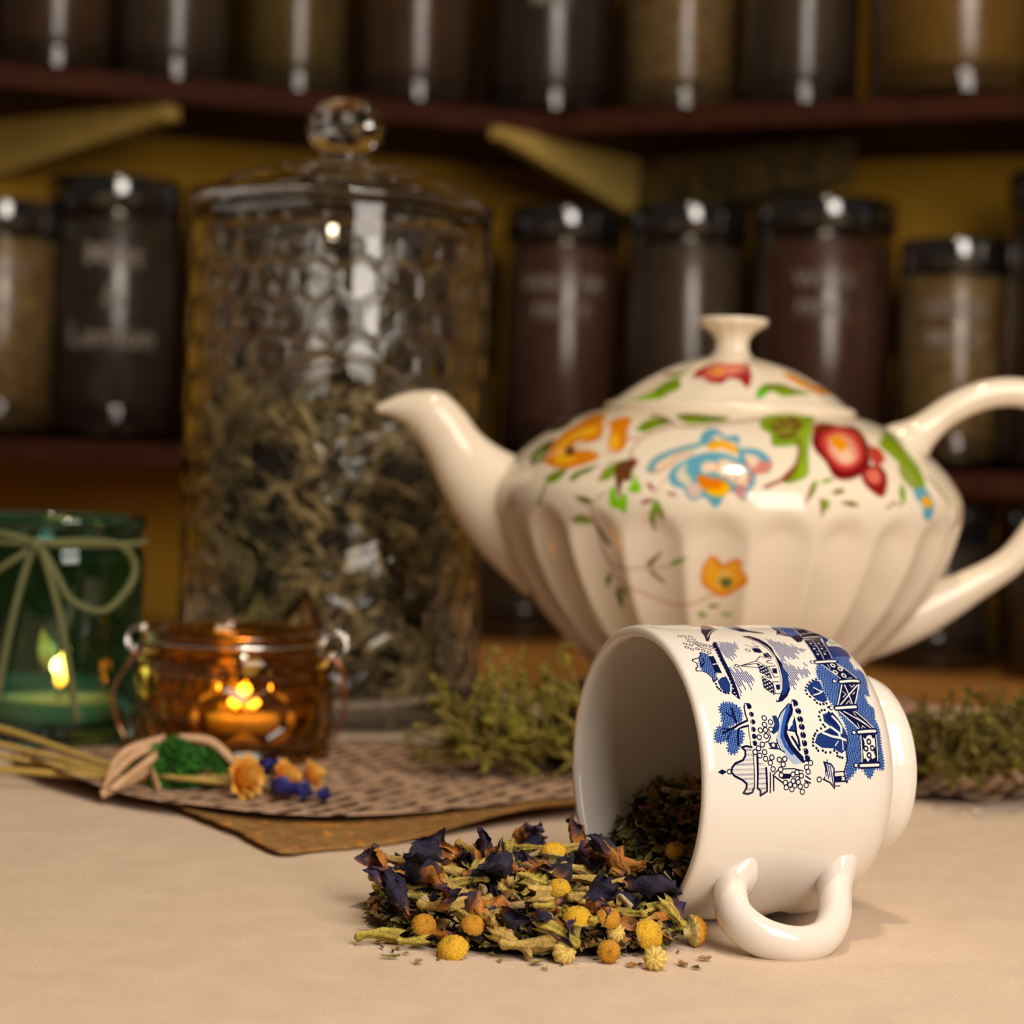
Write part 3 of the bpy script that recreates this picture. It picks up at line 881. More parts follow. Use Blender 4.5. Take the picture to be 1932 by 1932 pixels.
POT_SHAPES = [["P",[226,132,2],[[-2.606,9.304],[-2.62,9.664],[-2.674,10.127],[-2.701,10.569],[-2.703,10.917],[-2.782,11.243],[-2.723,11.35],[-2.558,11.201],[-2.414,10.753],[-2.353,10.392],[-2.386,10.156],[-2.471,10.145],[-2.483,10.012],[-2.428,9.823],[-2.36,9.834],[-2.288,9.719],[-2.264,9.565],[-2.299,9.334],[-2.348,9.196],[-2.392,9.09],[-2.463,9.073],[-2.528,9.155]]],
["P",[246,186,30],[[-2.578,9.735],[-2.601,10.267],[-2.567,10.676],[-2.486,10.748],[-2.412,10.551],[-2.45,10.347],[-2.53,10.272],[-2.526,9.874],[-2.463,9.556],[-2.377,9.508],[-2.433,9.304],[-2.513,9.32]]],
["P",[226,132,2],[[-2.418,10.889],[-2.417,11.098],[-2.36,11.172],[-2.279,11.073],[-2.226,10.673],[-2.171,10.192],[-2.167,9.873],[-2.233,9.859],[-2.296,10.301],[-2.339,10.659]]],
["P",[246,186,30],[[-2.286,10.302],[-2.278,10.567],[-2.216,10.184],[-2.198,9.962],[-2.235,9.922]]],
["P",[62,44,12],[[-2.513,9.843],[-2.504,9.959],[-2.444,9.82],[-2.432,9.659],[-2.468,9.637]]],
["S",[214,150,126],0.088,[[-2.337,10.295],[-2.392,10.123],[-2.448,9.95]]],
["S",[214,150,126],0.068,[[-2.247,9.728],[-2.16,9.779]]],
["P",[74,82,18],[[-2.72,9.254],[-2.77,9.581],[-2.779,9.986],[-2.725,10.226],[-2.684,10.16],[-2.627,9.696],[-2.609,9.369],[-2.652,9.231]]],
["P",[122,158,20],[[-2.698,9.356],[-2.723,9.586],[-2.706,9.855],[-2.651,9.594],[-2.659,9.361]]],
["P",[74,82,18],[[-2.961,10.506],[-3.093,10.837],[-3.117,11.161],[-3.112,11.306],[-3.098,11.238],[-2.8,10.884],[-2.812,10.57]]],
["P",[122,158,20],[[-2.522,8.706],[-2.475,8.974],[-2.412,9.085],[-2.403,8.928],[-2.426,8.637],[-2.462,8.499],[-2.501,8.584]]],
["P",[122,158,20],[[-2.362,8.623],[-2.365,8.875],[-2.318,9.108],[-2.268,9.216],[-2.268,9.027],[-2.316,8.825],[-2.333,8.663]]],
["S",[74,82,18],0.081,[[-2.49,8.651],[-2.443,8.854],[-2.413,8.989]]],
["S",[74,82,18],0.081,[[-2.353,8.689],[-2.316,8.951],[-2.248,9.252]]],
["S",[74,82,18],0.115,[[-2.519,7.692],[-2.496,8.078],[-2.488,8.492]]],
["S",[160,84,66],0.068,[[-2.852,8.769],[-2.72,9.022],[-2.652,9.231]]],
["S",[104,62,28],0.122,[[-3.135,9.697],[-2.952,9.264]]],
["P",[122,158,20],[[-2.215,8.669],[-2.211,8.981],[-2.184,9.301],[-2.132,9.502],[-2.125,9.254],[-2.147,9.062],[-2.157,8.78],[-2.188,8.677]]],
["P",[128,196,8],[[-2.148,8.076],[-2.146,8.506],[-2.121,8.392],[-2.103,8.032],[-2.082,8.284],[-2.065,8.107],[-2.062,7.682],[-2.076,7.494],[-2.101,7.667],[-2.134,7.715]]],
["P",[128,196,8],[[-2.072,8.47],[-2.057,8.689],[-2.064,9.086],[-2.038,8.787],[-2.014,8.551],[-2.016,8.308],[-2.054,8.294]]],
["P",[104,62,28],[[-2.152,8.998],[-2.16,9.307],[-2.124,9.504],[-2.08,9.578],[-2.063,9.396],[-2.071,9.084],[-2.065,8.717],[-2.096,8.676],[-2.096,8.065],[-2.117,8.393]]],
["S",[214,150,126],0.061,[[-2.215,8.669],[-2.204,9.358],[-2.166,9.525]]],
["P",[140,20,22],[[-2.105,9.603],[-2.07,9.534],[-2.06,9.304],[-2.087,9.42]]],
["S",[214,150,126],0.088,[[-2.18,10.32],[-2.112,10.333],[-2.056,10.602],[-1.999,10.744]]],
["S",[160,84,66],0.068,[[-2.108,10.237],[-2.121,9.883],[-2.109,9.602]]],
["P",[122,158,20],[[-2.191,10.678],[-2.165,10.848],[-2.161,11.121],[-2.091,11.13],[-2.032,11.037],[-2.016,10.905],[-2.064,10.765],[-2.121,10.591]]],
["S",[74,82,18],0.074,[[-2.155,10.717],[-2.109,10.924],[-2.044,11.001]]],
["P",[120,166,172],[[-2.015,9.137],[-2.009,9.485],[-1.979,9.754],[-1.924,9.972],[-1.853,10.166],[-1.797,10.239],[-1.793,10.094],[-1.845,9.935],[-1.889,9.807],[-1.915,9.454],[-1.946,9.158],[-1.984,9.004]]],
["P",[236,208,178],[[-1.977,9.206],[-1.966,9.468],[-1.915,9.742],[-1.865,9.901],[-1.838,9.937],[-1.885,9.692],[-1.914,9.425],[-1.947,9.101]]],
["S",[214,150,126],0.082,[[-1.986,9.06],[-1.945,9.13],[-1.913,9.397],[-1.885,9.664],[-1.822,9.854]]],
["P",[92,164,186],[[-1.809,10.177],[-1.812,10.5],[-1.789,10.744],[-1.741,10.785],[-1.707,10.644],[-1.686,10.502],[-1.637,10.573],[-1.618,10.461],[-1.623,10.169],[-1.617,9.999],[-1.673,10.156],[-1.746,10.252],[-1.779,10.127]]],
["P",[236,208,178],[[-1.764,10.394],[-1.729,10.579],[-1.693,10.383],[-1.637,10.281],[-1.631,10.11],[-1.681,10.24],[-1.741,10.37]]],
["P",[92,164,186],[[-1.624,10.054],[-1.574,10.097],[-1.533,10.051],[-1.496,9.834],[-1.482,9.528],[-1.506,9.183],[-1.538,9.174],[-1.558,9.056],[-1.583,8.992],[-1.606,9.377],[-1.628,9.71]]],
["P",[236,208,178],[[-1.604,9.888],[-1.557,9.845],[-1.533,9.625],[-1.555,9.393],[-1.581,9.413]]],
["P",[206,130,116],[[-1.54,9.623],[-1.493,9.637],[-1.486,9.47],[-1.513,9.181],[-1.557,9.14],[-1.569,9.276]]],
["P",[92,164,186],[[-1.912,8.998],[-1.9,9.287],[-1.855,9.586],[-1.794,9.833],[-1.74,9.906],[-1.672,9.84],[-1.625,9.654],[-1.591,9.326],[-1.577,8.938],[-1.563,9.11],[-1.559,8.832],[-1.584,8.49],[-1.595,8.208],[-1.607,8.148],[-1.631,8.307],[-1.655,8.466],[-1.681,8.29],[-1.694,8.006],[-1.717,7.858],[-1.735,8.019],[-1.76,8.234],[-1.801,8.08],[-1.825,8.239],[-1.847,8.512],[-1.878,8.557],[-1.903,8.746]]],
["P",[216,208,180],[[-1.883,9.121],[-1.857,9.414],[-1.846,9.474],[-1.842,9.134],[-1.815,8.86],[-1.817,8.578],[-1.843,8.682],[-1.871,8.842]]],
["P",[236,208,178],[[-1.785,9.379],[-1.762,9.556],[-1.722,9.511],[-1.707,9.63],[-1.671,9.64],[-1.613,9.375],[-1.589,9.046],[-1.586,8.767],[-1.608,8.538],[-1.629,8.698],[-1.656,8.856],[-1.7,9.066],[-1.732,9.169],[-1.769,9.101]]],
["S",[214,150,126],0.076,[[-1.713,9.175],[-1.709,9.515]]],
["S",[214,150,126],0.076,[[-1.675,8.934],[-1.657,9.418]]],
["S",[214,150,126],0.076,[[-1.638,8.806],[-1.638,9.367]]],
["S",[196,110,98],0.107,[[-1.592,8.821],[-1.569,9.22],[-1.599,9.549]]],
["P",[186,124,120],[[-1.649,8.579],[-1.62,8.757],[-1.596,8.597],[-1.601,8.261],[-1.613,8.174],[-1.637,8.361]]],
["P",[216,186,174],[[-1.835,8.572],[-1.801,8.752],[-1.768,8.539],[-1.778,8.256],[-1.807,8.189]]],
["P",[244,172,0],[[-1.77,10.013],[-1.767,10.217],[-1.732,10.314],[-1.681,10.298],[-1.638,10.108],[-1.625,9.882],[-1.659,9.929],[-1.701,10.061],[-1.741,9.963]]],
["P",[222,118,0],[[-1.795,8.979],[-1.774,9.043],[-1.736,8.942],[-1.699,8.926],[-1.665,8.742],[-1.661,8.52],[-1.684,8.289],[-1.719,8.305],[-1.756,8.487],[-1.782,8.702]]],
["P",[240,178,0],[[-1.762,8.513],[-1.739,8.549],[-1.703,8.561],[-1.683,8.792],[-1.661,8.631],[-1.675,8.348],[-1.698,8.27],[-1.737,8.326]]],
["P",[122,158,20],[[-2.176,10.7],[-2.182,10.949],[-2.149,11.144],[-2.047,11.094],[-2.008,10.943],[-2.057,10.811],[-2.099,10.59],[-2.142,10.582]]],
["S",[74,82,18],0.076,[[-2.152,10.765],[-2.1,10.96],[-2.016,11.005]]],
["P",[122,158,20],[[-2.024,11.29],[-1.936,11.368],[-1.828,11.322],[-1.689,11.286],[-1.683,11.132],[-1.765,11.022],[-1.848,10.943],[-1.931,10.988]]],
["S",[74,82,18],0.107,[[-1.993,11.262],[-1.872,11.25],[-1.771,11.175],[-1.724,11.154]]],
["S",[160,84,66],0.063,[[-2.113,10.345],[-2.056,10.597],[-1.978,10.825],[-1.841,10.822],[-1.72,10.97],[-1.491,11.206]]],
["S",[104,62,28],0.082,[[-2.203,11.301],[-2.088,11.184],[-1.981,10.948]]],
["P",[140,20,22],[[-1.998,8.714],[-1.974,8.637],[-1.953,8.39],[-1.979,8.465]]],
["P",[140,20,22],[[-1.912,8.376],[-1.881,8.359],[-1.859,8.255],[-1.889,8.244]]],
["P",[140,20,22],[[-2.01,7.916],[-1.989,8.066],[-1.955,8.107],[-1.97,7.96],[-2.001,7.864]]],
["P",[122,158,20],[[-1.978,7.335],[-1.968,7.65],[-1.949,8.081],[-1.923,7.866],[-1.916,7.53],[-1.937,7.634],[-1.953,7.345]]],
["S",[140,20,22],0.095,[[-1.523,8.648],[-1.492,8.797],[-1.472,8.887]]],
["S",[214,150,126],0.044,[[-1.947,8.251],[-1.94,8.564],[-1.911,8.942]]],
["P",[122,158,20],[[-1.489,11.224],[-1.383,11.432],[-1.177,11.542],[-1.07,11.385],[-1.188,11.001],[-1.262,10.459],[-1.309,9.876],[-1.336,9.194],[-1.381,8.957],[-1.422,8.834],[-1.452,8.936],[-1.394,9.513],[-1.343,10.207],[-1.42,10.185],[-1.47,10.228],[-1.462,10.636],[-1.501,10.86]]],
["P",[108,88,28],[[-1.441,11.114],[-1.233,11.406],[-1.24,11.046],[-1.346,10.551],[-1.427,10.529]]],
["P",[140,176,26],[[-1.309,10.793],[-1.176,11.063],[-1.251,10.577],[-1.333,9.982],[-1.333,9.306],[-1.379,9.069],[-1.346,9.865],[-1.329,10.44]]],
["S",[120,96,30],0.126,[[-1.312,10.56],[-1.37,9.632],[-1.433,8.942]]],
["S",[140,20,22],0.126,[[-1.522,8.692],[-1.458,8.934],[-1.397,9.4]]],
["S",[160,180,50],0.076,[[-1.435,11.176],[-1.34,10.844]]],
["S",[160,180,50],0.076,[[-1.451,10.697],[-1.336,10.786]]],
["S",[160,180,50],0.076,[[-1.315,11.387],[-1.315,10.909]]],
["P",[122,12,16],[[-1.166,11.065],[-1.064,11.209],[-0.959,11.117],[-0.834,11.089],[-0.876,10.675],[-0.953,10.084],[-1.01,9.617],[-1.063,9.378],[-1.11,9.142],[-1.183,9.012],[-1.227,9.168],[-1.239,9.67],[-1.264,10.115],[-1.248,10.52]]],
["P",[196,60,52],[[-1.174,10.714],[-0.992,11.051],[-0.92,10.837],[-0.96,10.367],[-1.038,9.779],[-1.125,9.419],[-1.191,9.458],[-1.217,9.902],[-1.216,10.357]]],
["P",[228,150,122],[[-1.15,10.604],[-1.04,10.807],[-0.996,10.587],[-1.018,10.181],[-1.059,9.831],[-1.129,9.587],[-1.178,9.687],[-1.195,10.077]]],
["P",[238,196,164],[[-1.162,10.257],[-1.096,10.446],[-1.066,10.169],[-1.091,9.766],[-1.154,9.693]]],
["P",[235,150,0],[[-1.136,10.608],[-1.061,10.685],[-1.055,10.4],[-1.118,10.098],[-1.145,10.262]]],
["S",[120,12,18],0.113,[[-0.913,10.666],[-0.972,10.022],[-1.055,9.493],[-1.12,9.364]]],
["P",[140,20,22],[[-1.087,9.26],[-1.033,9.555],[-0.953,9.63],[-0.94,9.294],[-0.98,8.722],[-1.018,8.434],[-1.059,8.594],[-1.09,8.923]]],
["P",[216,110,88],[[-1.063,9.322],[-0.993,9.508],[-0.977,9.286],[-1.009,8.941],[-1.055,8.987]]],
["P",[186,56,46],[[-0.915,10.378],[-0.855,10.278],[-0.882,9.873],[-0.953,9.63],[-0.982,9.793]]],
["P",[122,158,20],[[-0.264,11.433],[-0.456,11.053],[-0.579,10.51],[-0.624,9.867],[-0.682,9.226],[-0.715,8.877],[-0.787,8.868],[-0.786,9.552],[-0.815,10.002],[-0.783,10.582]]],
["P",[142,158,70],[[-0.809,9.775],[-0.766,9.441],[-0.764,8.871],[-0.819,8.749],[-0.856,9.254]]],
["S",[74,82,18],0.101,[[-0.631,10.961],[-0.67,10.261],[-0.706,9.337]]],
["P",[122,158,20],[[-1.352,8.465],[-1.332,8.86],[-1.302,8.98],[-1.317,8.642],[-1.347,8.299]]],
["P",[122,158,20],[[-1.289,8.984],[-1.236,9.11],[-1.233,8.999],[-1.278,8.875]]],
["P",[122,158,20],[[-1.253,8.548],[-1.221,8.723],[-1.188,8.676],[-1.221,8.5]]],
["P",[122,158,20],[[-1.304,7.808],[-1.296,8.314],[-1.265,8.21],[-1.278,7.926]]],
["P",[122,158,20],[[-1.212,8.223],[-1.17,8.289],[-1.136,8.128],[-1.179,8.063]]],
["P",[122,158,20],[[-0.877,9.023],[-0.87,8.742],[-0.906,8.169],[-0.919,8.564]]],
["S",[130,40,30],0.076,[[-1.367,8.127],[-1.334,8.748]]],
["S",[130,40,30],0.076,[[-1.297,7.697],[-1.303,8.312]]],
["S",[130,40,30],0.076,[[-1.001,8.041],[-0.956,8.275],[-0.924,8.166]]],
["S",[130,40,30],0.076,[[-1.247,8.522],[-1.197,8.618]]],
["S",[130,40,30],0.076,[[-1.212,8.195],[-1.143,8.127]]],
["P",[92,164,186],[[-0.819,8.749],[-0.728,8.876],[-0.704,8.477],[-0.698,8.073],[-0.733,7.605],[-0.78,7.72],[-0.788,8.182],[-0.822,8.408]]],
["P",[240,170,10],[[-0.79,8.411],[-0.737,8.531],[-0.706,8.246],[-0.746,8.07],[-0.778,8.183]]],
["S",[120,132,50],0.189,[[-0.638,9.231],[-0.6,8.773],[-0.553,8.193]]],
["S",[212,162,136],0.086,[[-2.164,8.285],[-2.212,7.918],[-2.228,7.639],[-2.227,6.703],[-2.211,6.004],[-2.187,5.543],[-2.166,5.038],[-2.102,4.713],[-2.027,4.472],[-1.933,4.197],[-1.859,4.15],[-1.786,4.303],[-1.715,4.612]]],
["S",[212,162,136],0.068,[[-2.181,5.546],[-2.103,5.428],[-2.015,5.491],[-1.913,5.599]]],
["S",[190,130,106],0.111,[[-2.221,6.47],[-2.206,5.967],[-2.182,5.506]]],
["P",[104,112,26],[[-2.315,8.075],[-2.27,8.092],[-2.228,7.99],[-2.226,7.834],[-2.267,7.819]]],
["P",[122,158,20],[[-2.337,7.124],[-2.295,7.338],[-2.244,7.282],[-2.252,7.083],[-2.301,7.022]]],
["P",[104,112,26],[[-2.24,7.166],[-2.208,6.946],[-2.167,6.378],[-2.18,6.255],[-2.214,6.591]]],
["P",[104,112,26],[[-2.012,5.67],[-1.987,5.839],[-1.939,6.134],[-1.955,5.893],[-1.995,5.56]]],
["P",[122,158,20],[[-1.913,5.599],[-1.884,5.846],[-1.836,5.984],[-1.823,5.97],[-1.859,5.74]]],
["P",[104,112,26],[[-2.011,5.434],[-1.971,5.295],[-1.93,4.959],[-1.948,4.99],[-1.987,5.209]]],
["P",[104,112,26],[[-2.248,4.633],[-2.232,5.002],[-2.195,5.261],[-2.209,4.895]]],
["P",[104,112,26],[[-2.197,4.501],[-2.164,4.759],[-2.164,4.196],[-2.192,3.856],[-2.202,4.135]]],
["P",[104,112,26],[[-2.159,4.762],[-2.125,4.66],[-2.117,4.424],[-2.143,4.45]]],
["P",[122,158,20],[[-1.975,7.356],[-1.951,8.093],[-1.92,7.761],[-1.916,7.38],[-1.932,7.411],[-1.945,7.637],[-1.959,6.977]]],
["P",[104,112,26],[[-1.748,4.116],[-1.72,4.249],[-1.682,4.182],[-1.715,4.089]]],
["P",[122,158,20],[[-1.69,3.853],[-1.652,3.948],[-1.617,3.878],[-1.651,3.785]]],
["P",[122,158,20],[[-1.793,3.895],[-1.764,3.947],[-1.745,3.751],[-1.78,3.695]]],
["S",[120,60,30],0.06,[[-2.306,8.039],[-2.267,7.858],[-2.231,7.833]]],
["S",[120,50,34],0.06,[[-2.331,7.166],[-2.289,7.372],[-2.249,7.279],[-2.209,6.867],[-2.174,6.317]]],
["S",[120,50,34],0.051,[[-1.939,6.134],[-2.003,5.635],[-1.972,5.256],[-1.935,4.957]]],
["S",[130,50,34],0.06,[[-1.975,7.356],[-1.96,6.9]]],
["S",[130,50,34],0.06,[[-1.92,7.723],[-1.916,7.341]]],
["P",[140,20,22],[[-2.01,7.918],[-1.981,8.063],[-1.956,8.092],[-1.976,7.931]]],
["P",[226,132,2],[[-1.773,5.265],[-1.764,5.623],[-1.743,5.945],[-1.722,6.108],[-1.696,5.962],[-1.675,5.775],[-1.646,5.942],[-1.617,6.03],[-1.599,5.88],[-1.597,5.607],[-1.568,5.301],[-1.574,5.061],[-1.612,4.809],[-1.647,4.598],[-1.692,4.541],[-1.729,4.727],[-1.765,4.952]]],
["P",[244,172,10],[[-1.76,5.271],[-1.747,5.709],[-1.722,5.953],[-1.696,5.689],[-1.67,5.62],[-1.62,5.873],[-1.61,5.563],[-1.586,5.295],[-1.622,4.926],[-1.666,4.711],[-1.72,4.811]]],
["P",[240,190,90],[[-1.707,5.133],[-1.682,5.577],[-1.648,5.55],[-1.633,5.279],[-1.668,5.306],[-1.693,4.901]]],
["P",[92,104,40],[[-1.694,5.178],[-1.664,5.268],[-1.633,5.2],[-1.64,4.999],[-1.666,4.871]]]]
LID_SHAPES = [["P",[164,36,34],[[-2.116,12.793],[-2.163,13.18],[-2.028,13.471],[-1.714,13.516],[-1.38,13.517],[-1.398,13.13],[-1.474,12.592],[-1.517,12.482],[-1.582,12.786],[-1.691,12.826],[-1.763,12.605],[-1.895,12.645],[-2.007,12.852]]],
["P",[222,116,88],[[-2.029,12.961],[-1.985,13.355],[-1.75,13.426],[-1.461,13.395],[-1.567,13.109],[-1.722,12.929],[-1.857,12.809]]],
["P",[236,150,20],[[-1.932,13.132],[-1.854,13.305],[-1.765,13.144],[-1.814,12.975]]],
["P",[122,158,20],[[-2.619,11.86],[-2.466,12.253],[-2.412,12.682],[-2.295,12.845],[-2.165,12.415],[-2.235,12.149],[-2.313,11.877]]],
["S",[74,82,18],0.104,[[-2.406,12.041],[-2.337,12.465],[-2.243,12.681]]],
["P",[128,196,8],[[-2.619,11.86],[-2.468,12.094],[-2.373,12.146],[-2.316,11.906]]],
["P",[122,158,20],[[-1.455,12.135],[-1.392,12.503],[-1.305,12.672],[-1.089,12.711],[-0.998,12.576],[-0.811,12.364],[-1.002,12.274],[-1.194,12.185],[-1.282,12.37],[-1.427,12.04]]],
["P",[84,180,10],[[-1.448,12.162],[-1.391,12.452],[-1.32,12.464],[-1.36,12.203],[-1.426,12.065]]],
["S",[104,62,28],0.083,[[-1.317,12.593],[-1.116,12.604],[-0.925,12.44]]],
["P",[232,148,8],[[-0.896,13.155],[-0.692,13.138],[-0.546,12.862],[-0.266,12.49],[-0.635,12.374],[-0.842,12.657],[-0.922,12.997]]],
["S",[112,56,30],0.114,[[-2.673,13.028],[-2.341,12.956],[-2.272,13.236]]],
["S",[120,140,30],0.062,[[-1.289,13.584],[-0.914,13.307]]],
["P",[122,158,20],[[-2.514,12.962],[-2.399,13.069],[-2.251,13.011],[-2.343,12.873]]]]


class Painter:
    def __init__(self, u0, u1, v0, v1, ku, ppc):
        self.u0, self.v0, self.ku, self.p = u0, v0, ku, ppc
        self.W, self.H = int((u1 - u0) * ku * ppc), int((v1 - v0) * ppc)
        self.rgb = np.zeros((self.H, self.W, 3), np.float32)
        self.a = np.zeros((self.H, self.W), np.float32)

    def px(self, pts, ang):
        q = np.array(pts, float)
        q[:, 0] = (q[:, 0] - self.u0) * (self.ku if ang else 1) * self.p
        q[:, 1] = (q[:, 1] - self.v0) * self.p
        return q

    def win(self, q, m):
        x0, y0 = np.maximum(np.floor(q.min(0) - m), 0).astype(int)
        x1, y1 = np.ceil(q.max(0) + m).astype(int)
        x1, y1 = min(x1, self.W), min(y1, self.H)
        if x1 <= x0 or y1 <= y0: return None
        X, Y = np.meshgrid(np.arange(x0, x1) + .5, np.arange(y0, y1) + .5)
        return (slice(y0, y1), slice(x0, x1)), X, Y

    def put(self, sl, cov, c):
        cov = np.clip(cov, 0, 1)
        if isinstance(c, tuple): c = np.array(c, np.float32)
        self.rgb[sl] = self.rgb[sl] * (1 - cov[..., None]) + c * cov[..., None]
        self.a[sl] = np.maximum(self.a[sl], cov)

    def inside(self, q, X, Y):
        r = np.zeros(X.shape, bool)
        n = len(q)
        for i in range(n):
            (xa, ya), (xb, yb) = q[i], q[(i + 1) % n]
            if ya == yb: continue
            r ^= ((ya > Y) != (yb > Y)) & (X < (xb - xa) * (Y - ya) / (yb - ya) + xa)
        return r

    def stroke(self, q, wd, c, ragged=0):
        g = self.win(q, wd + 2)
        if g is None: return
        sl, X, Y = g
        d = np.full(X.shape, 1e9)
        for i in range(len(q) - 1):
            a, b = q[i], q[i + 1]
            ab = b - a
            t = np.clip(((X - a[0]) * ab[0] + (Y - a[1]) * ab[1]) / max(1e-6, ab @ ab), 0, 1)
            d = np.minimum(d, np.hypot(X - a[0] - t * ab[0], Y - a[1] - t * ab[1]))
        self.put(sl, wd / 2 + .5 - d, c)

    def ring(self, c0, r, wd, c, q=None):
        g = self.win(np.array([c0, c0]), r + wd + 2)
        if g is None: return
        sl, X, Y = g
        d = np.hypot(X - c0[0], Y - c0[1])
        if q is not None: self.put(sl, r + .5 - d, q)
        self.put(sl, wd / 2 + .5 - np.abs(d - r), c)

    def image(self, name, blur=0):
        rgb, a = self.rgb * self.a[..., None], self.a
        if blur:
            for ax in (0, 1):
                for _ in range(2):
                    k = 2 * blur + 1
                    rgb = sum(np.roll(rgb, s, ax) for s in range(-blur, blur + 1)) / k
                    a = sum(np.roll(a, s, ax) for s in range(-blur, blur + 1)) / k
        out = np.zeros((self.H, self.W, 4), np.float32)
        out[..., :3] = rgb / np.maximum(a, 1e-4)[..., None]
        out[..., 3] = a
        im = bpy.data.images.new(name, self.W, self.H, alpha=True)
        im.pixels.foreach_set(out.ravel())
        im.pack()
        return im


NAVY, MIDB, PALE, WHT = (.045, .065, .24), (.07, .21, .50), (.50, .62, .80), (.93, .90, .86)
PAL = dict(n=NAVY, n2=(.07, .12, .36), m2=(.16, .33, .66), w=WHT, q=NAVY)


def paint_cup():
    P = Painter(-.45, 2.95, 0, 6.6, 4.0, 170)
    P.u0 = -.45 * 4.0
    rs = np.random.RandomState(3)
    for s in CUP_SHAPES:
        k, st = s[0], s[1]
        q = P.px(s[-1], False)
        if k == 'S':
            P.stroke(q, s[2] * P.p * (1.0 if st == 'w' else 1.45), PAL[st])
        elif k == 'O':
            for c0 in q:
                if s[2] == 0:
                    P.ring(c0, 0, s[3] * P.p, PAL[st])
                else:
                    P.ring(c0, s[2] * P.p, s[3] * P.p * 1.35, PAL[st], WHT if st in 'nq' else None)
        else:
            g = P.win(q, 14)
            if g is None: continue
            sl, X, Y = g
            ins = P.inside(q, X, Y)
            if st in PAL:
                P.put(sl, ins.astype(np.float32), PAL[st])
                continue
            cx, cy = X / P.p, Y / P.p
            if st == 'h':      # wavy stipple engraving
                v = np.sin(2 * PI * (cx + .35 * cy + .012 * np.sin(cy * 40)) / .095) * np.sin(2 * PI * (cy - .3 * cx) / .07)
                c = np.where((v > .30)[..., None], np.array(PALE), np.array(MIDB)).astype(np.float32)
                jag = P.inside(q, X + 5 * np.sin(cy * 70) + 3 * np.sin(cy * 173), Y + 5 * np.sin(cx * 80))
                P.put(sl, jag.astype(np.float32), c)
            elif st == 'm':    # dense cross hatching
                v = np.maximum(np.sin(2 * PI * (cx + cy) / .055), np.sin(2 * PI * (cx - cy) / .055))
                c = np.where((v > .45)[..., None], np.array(MIDB), np.array(NAVY)).astype(np.float32)
                c = np.where((np.sin(2 * PI * (cx + cy) / .055) * np.sin(2 * PI * (cx - cy) / .055) > .72)[..., None], np.array((.36, .5, .76)), c).astype(np.float32)
                P.put(sl, ins.astype(np.float32), c)
            elif st == 'g':    # tile grid
                v = np.maximum(np.abs(np.sin(PI * (cx + .4 * cy) / .10)), np.abs(np.sin(PI * (cy - .45 * cx) / .085)))
                P.put(sl, ins.astype(np.float32), NAVY)
                P.put(sl, (ins & (np.sin(2 * PI * (cx + .4 * cy) / .105) > .15) & (np.sin(2 * PI * (cy - .45 * cx) / .09) > 0)).astype(np.float32), WHT)
            elif st == 'l':    # water lines with ragged ends
                t = cx * .985 + cy * .17
                o_ = cy * .985 - cx * .17
                ln = np.floor(o_ / .056)
                jit = (np.sin(ln * 12.9898) * 43758.5453) % 1.0
                sh = (jit - .5) * .34 * P.p
                jin = P.inside(q, X + sh * .985, Y + sh * .17)
                P.put(sl, (jin & (((o_ / .056) % 1) < .6)).astype(np.float32), MIDB)
            elif st == 'r':    # rows of dashes
                v = ((cy * .99 - cx * .02) / .04) % 1 < .5
                rows = np.sin(2 * PI * cx / .125) > -.35
                br_ = np.sin(2 * PI * cy / .045 + 40 * cx) > -.75
                P.put(sl, (ins & rows & (np.sin(2 * PI * cx / .042) > -.1) & br_).astype(np.float32), MIDB)
            elif st == 'p':    # pale shaded rock
                P.put(sl, ins.astype(np.float32), (.74, .78, .84))
                P.put(sl, (ins & (np.sin(2 * PI * (cx + cy) / .04) * np.sin(2 * PI * (cx - cy) / .04) > .3)).astype(np.float32), (.36, .5, .75))
            elif st == 'f':
                P.put(sl, ins.astype(np.float32), (.66, .72, .66))
    return P.image('cup_print')


def paint_pot(shapes, name, v0, v1, r, ppc):
    P = Painter(-PI, 0, v0, v1, r, ppc)
    for s in shapes:
        q = P.px(s[-1], True)
        c = tuple(x / 255 for x in s[1])
        if s[0] == 'S':
            P.stroke(q, s[2] * ppc, c)
        else:
            q2 = np.array(curve_pts([tuple(x) for x in q] + [tuple(q[0])], 4))
            g = P.win(q2, 2)
            if g is None: continue
            sl, X, Y = g
            P.put(sl, P.inside(q2, X, Y).astype(np.float32), c)
    return P.image(name, 3)


CUP_IMG = paint_cup()
POT_IMG = paint_pot(POT_SHAPES, 'teapot_print', 0, 12, 8.6, 80)
LID_IMG = paint_pot(LID_SHAPES, 'lid_print', 11, 14.2, 4.0, 110)
#@@ENDPRINTS@@
IVORY = (.80, .745, .67)
CREAM = (.88, .77, .61)
M['cup'] = ceramic('cup_glaze', IVORY, .10, CUP_IMG, u0=-.45, u1=2.95, v0=0, v1=6.6)
M['cup_plain'] = ceramic('cup_glaze_plain', IVORY, .10)

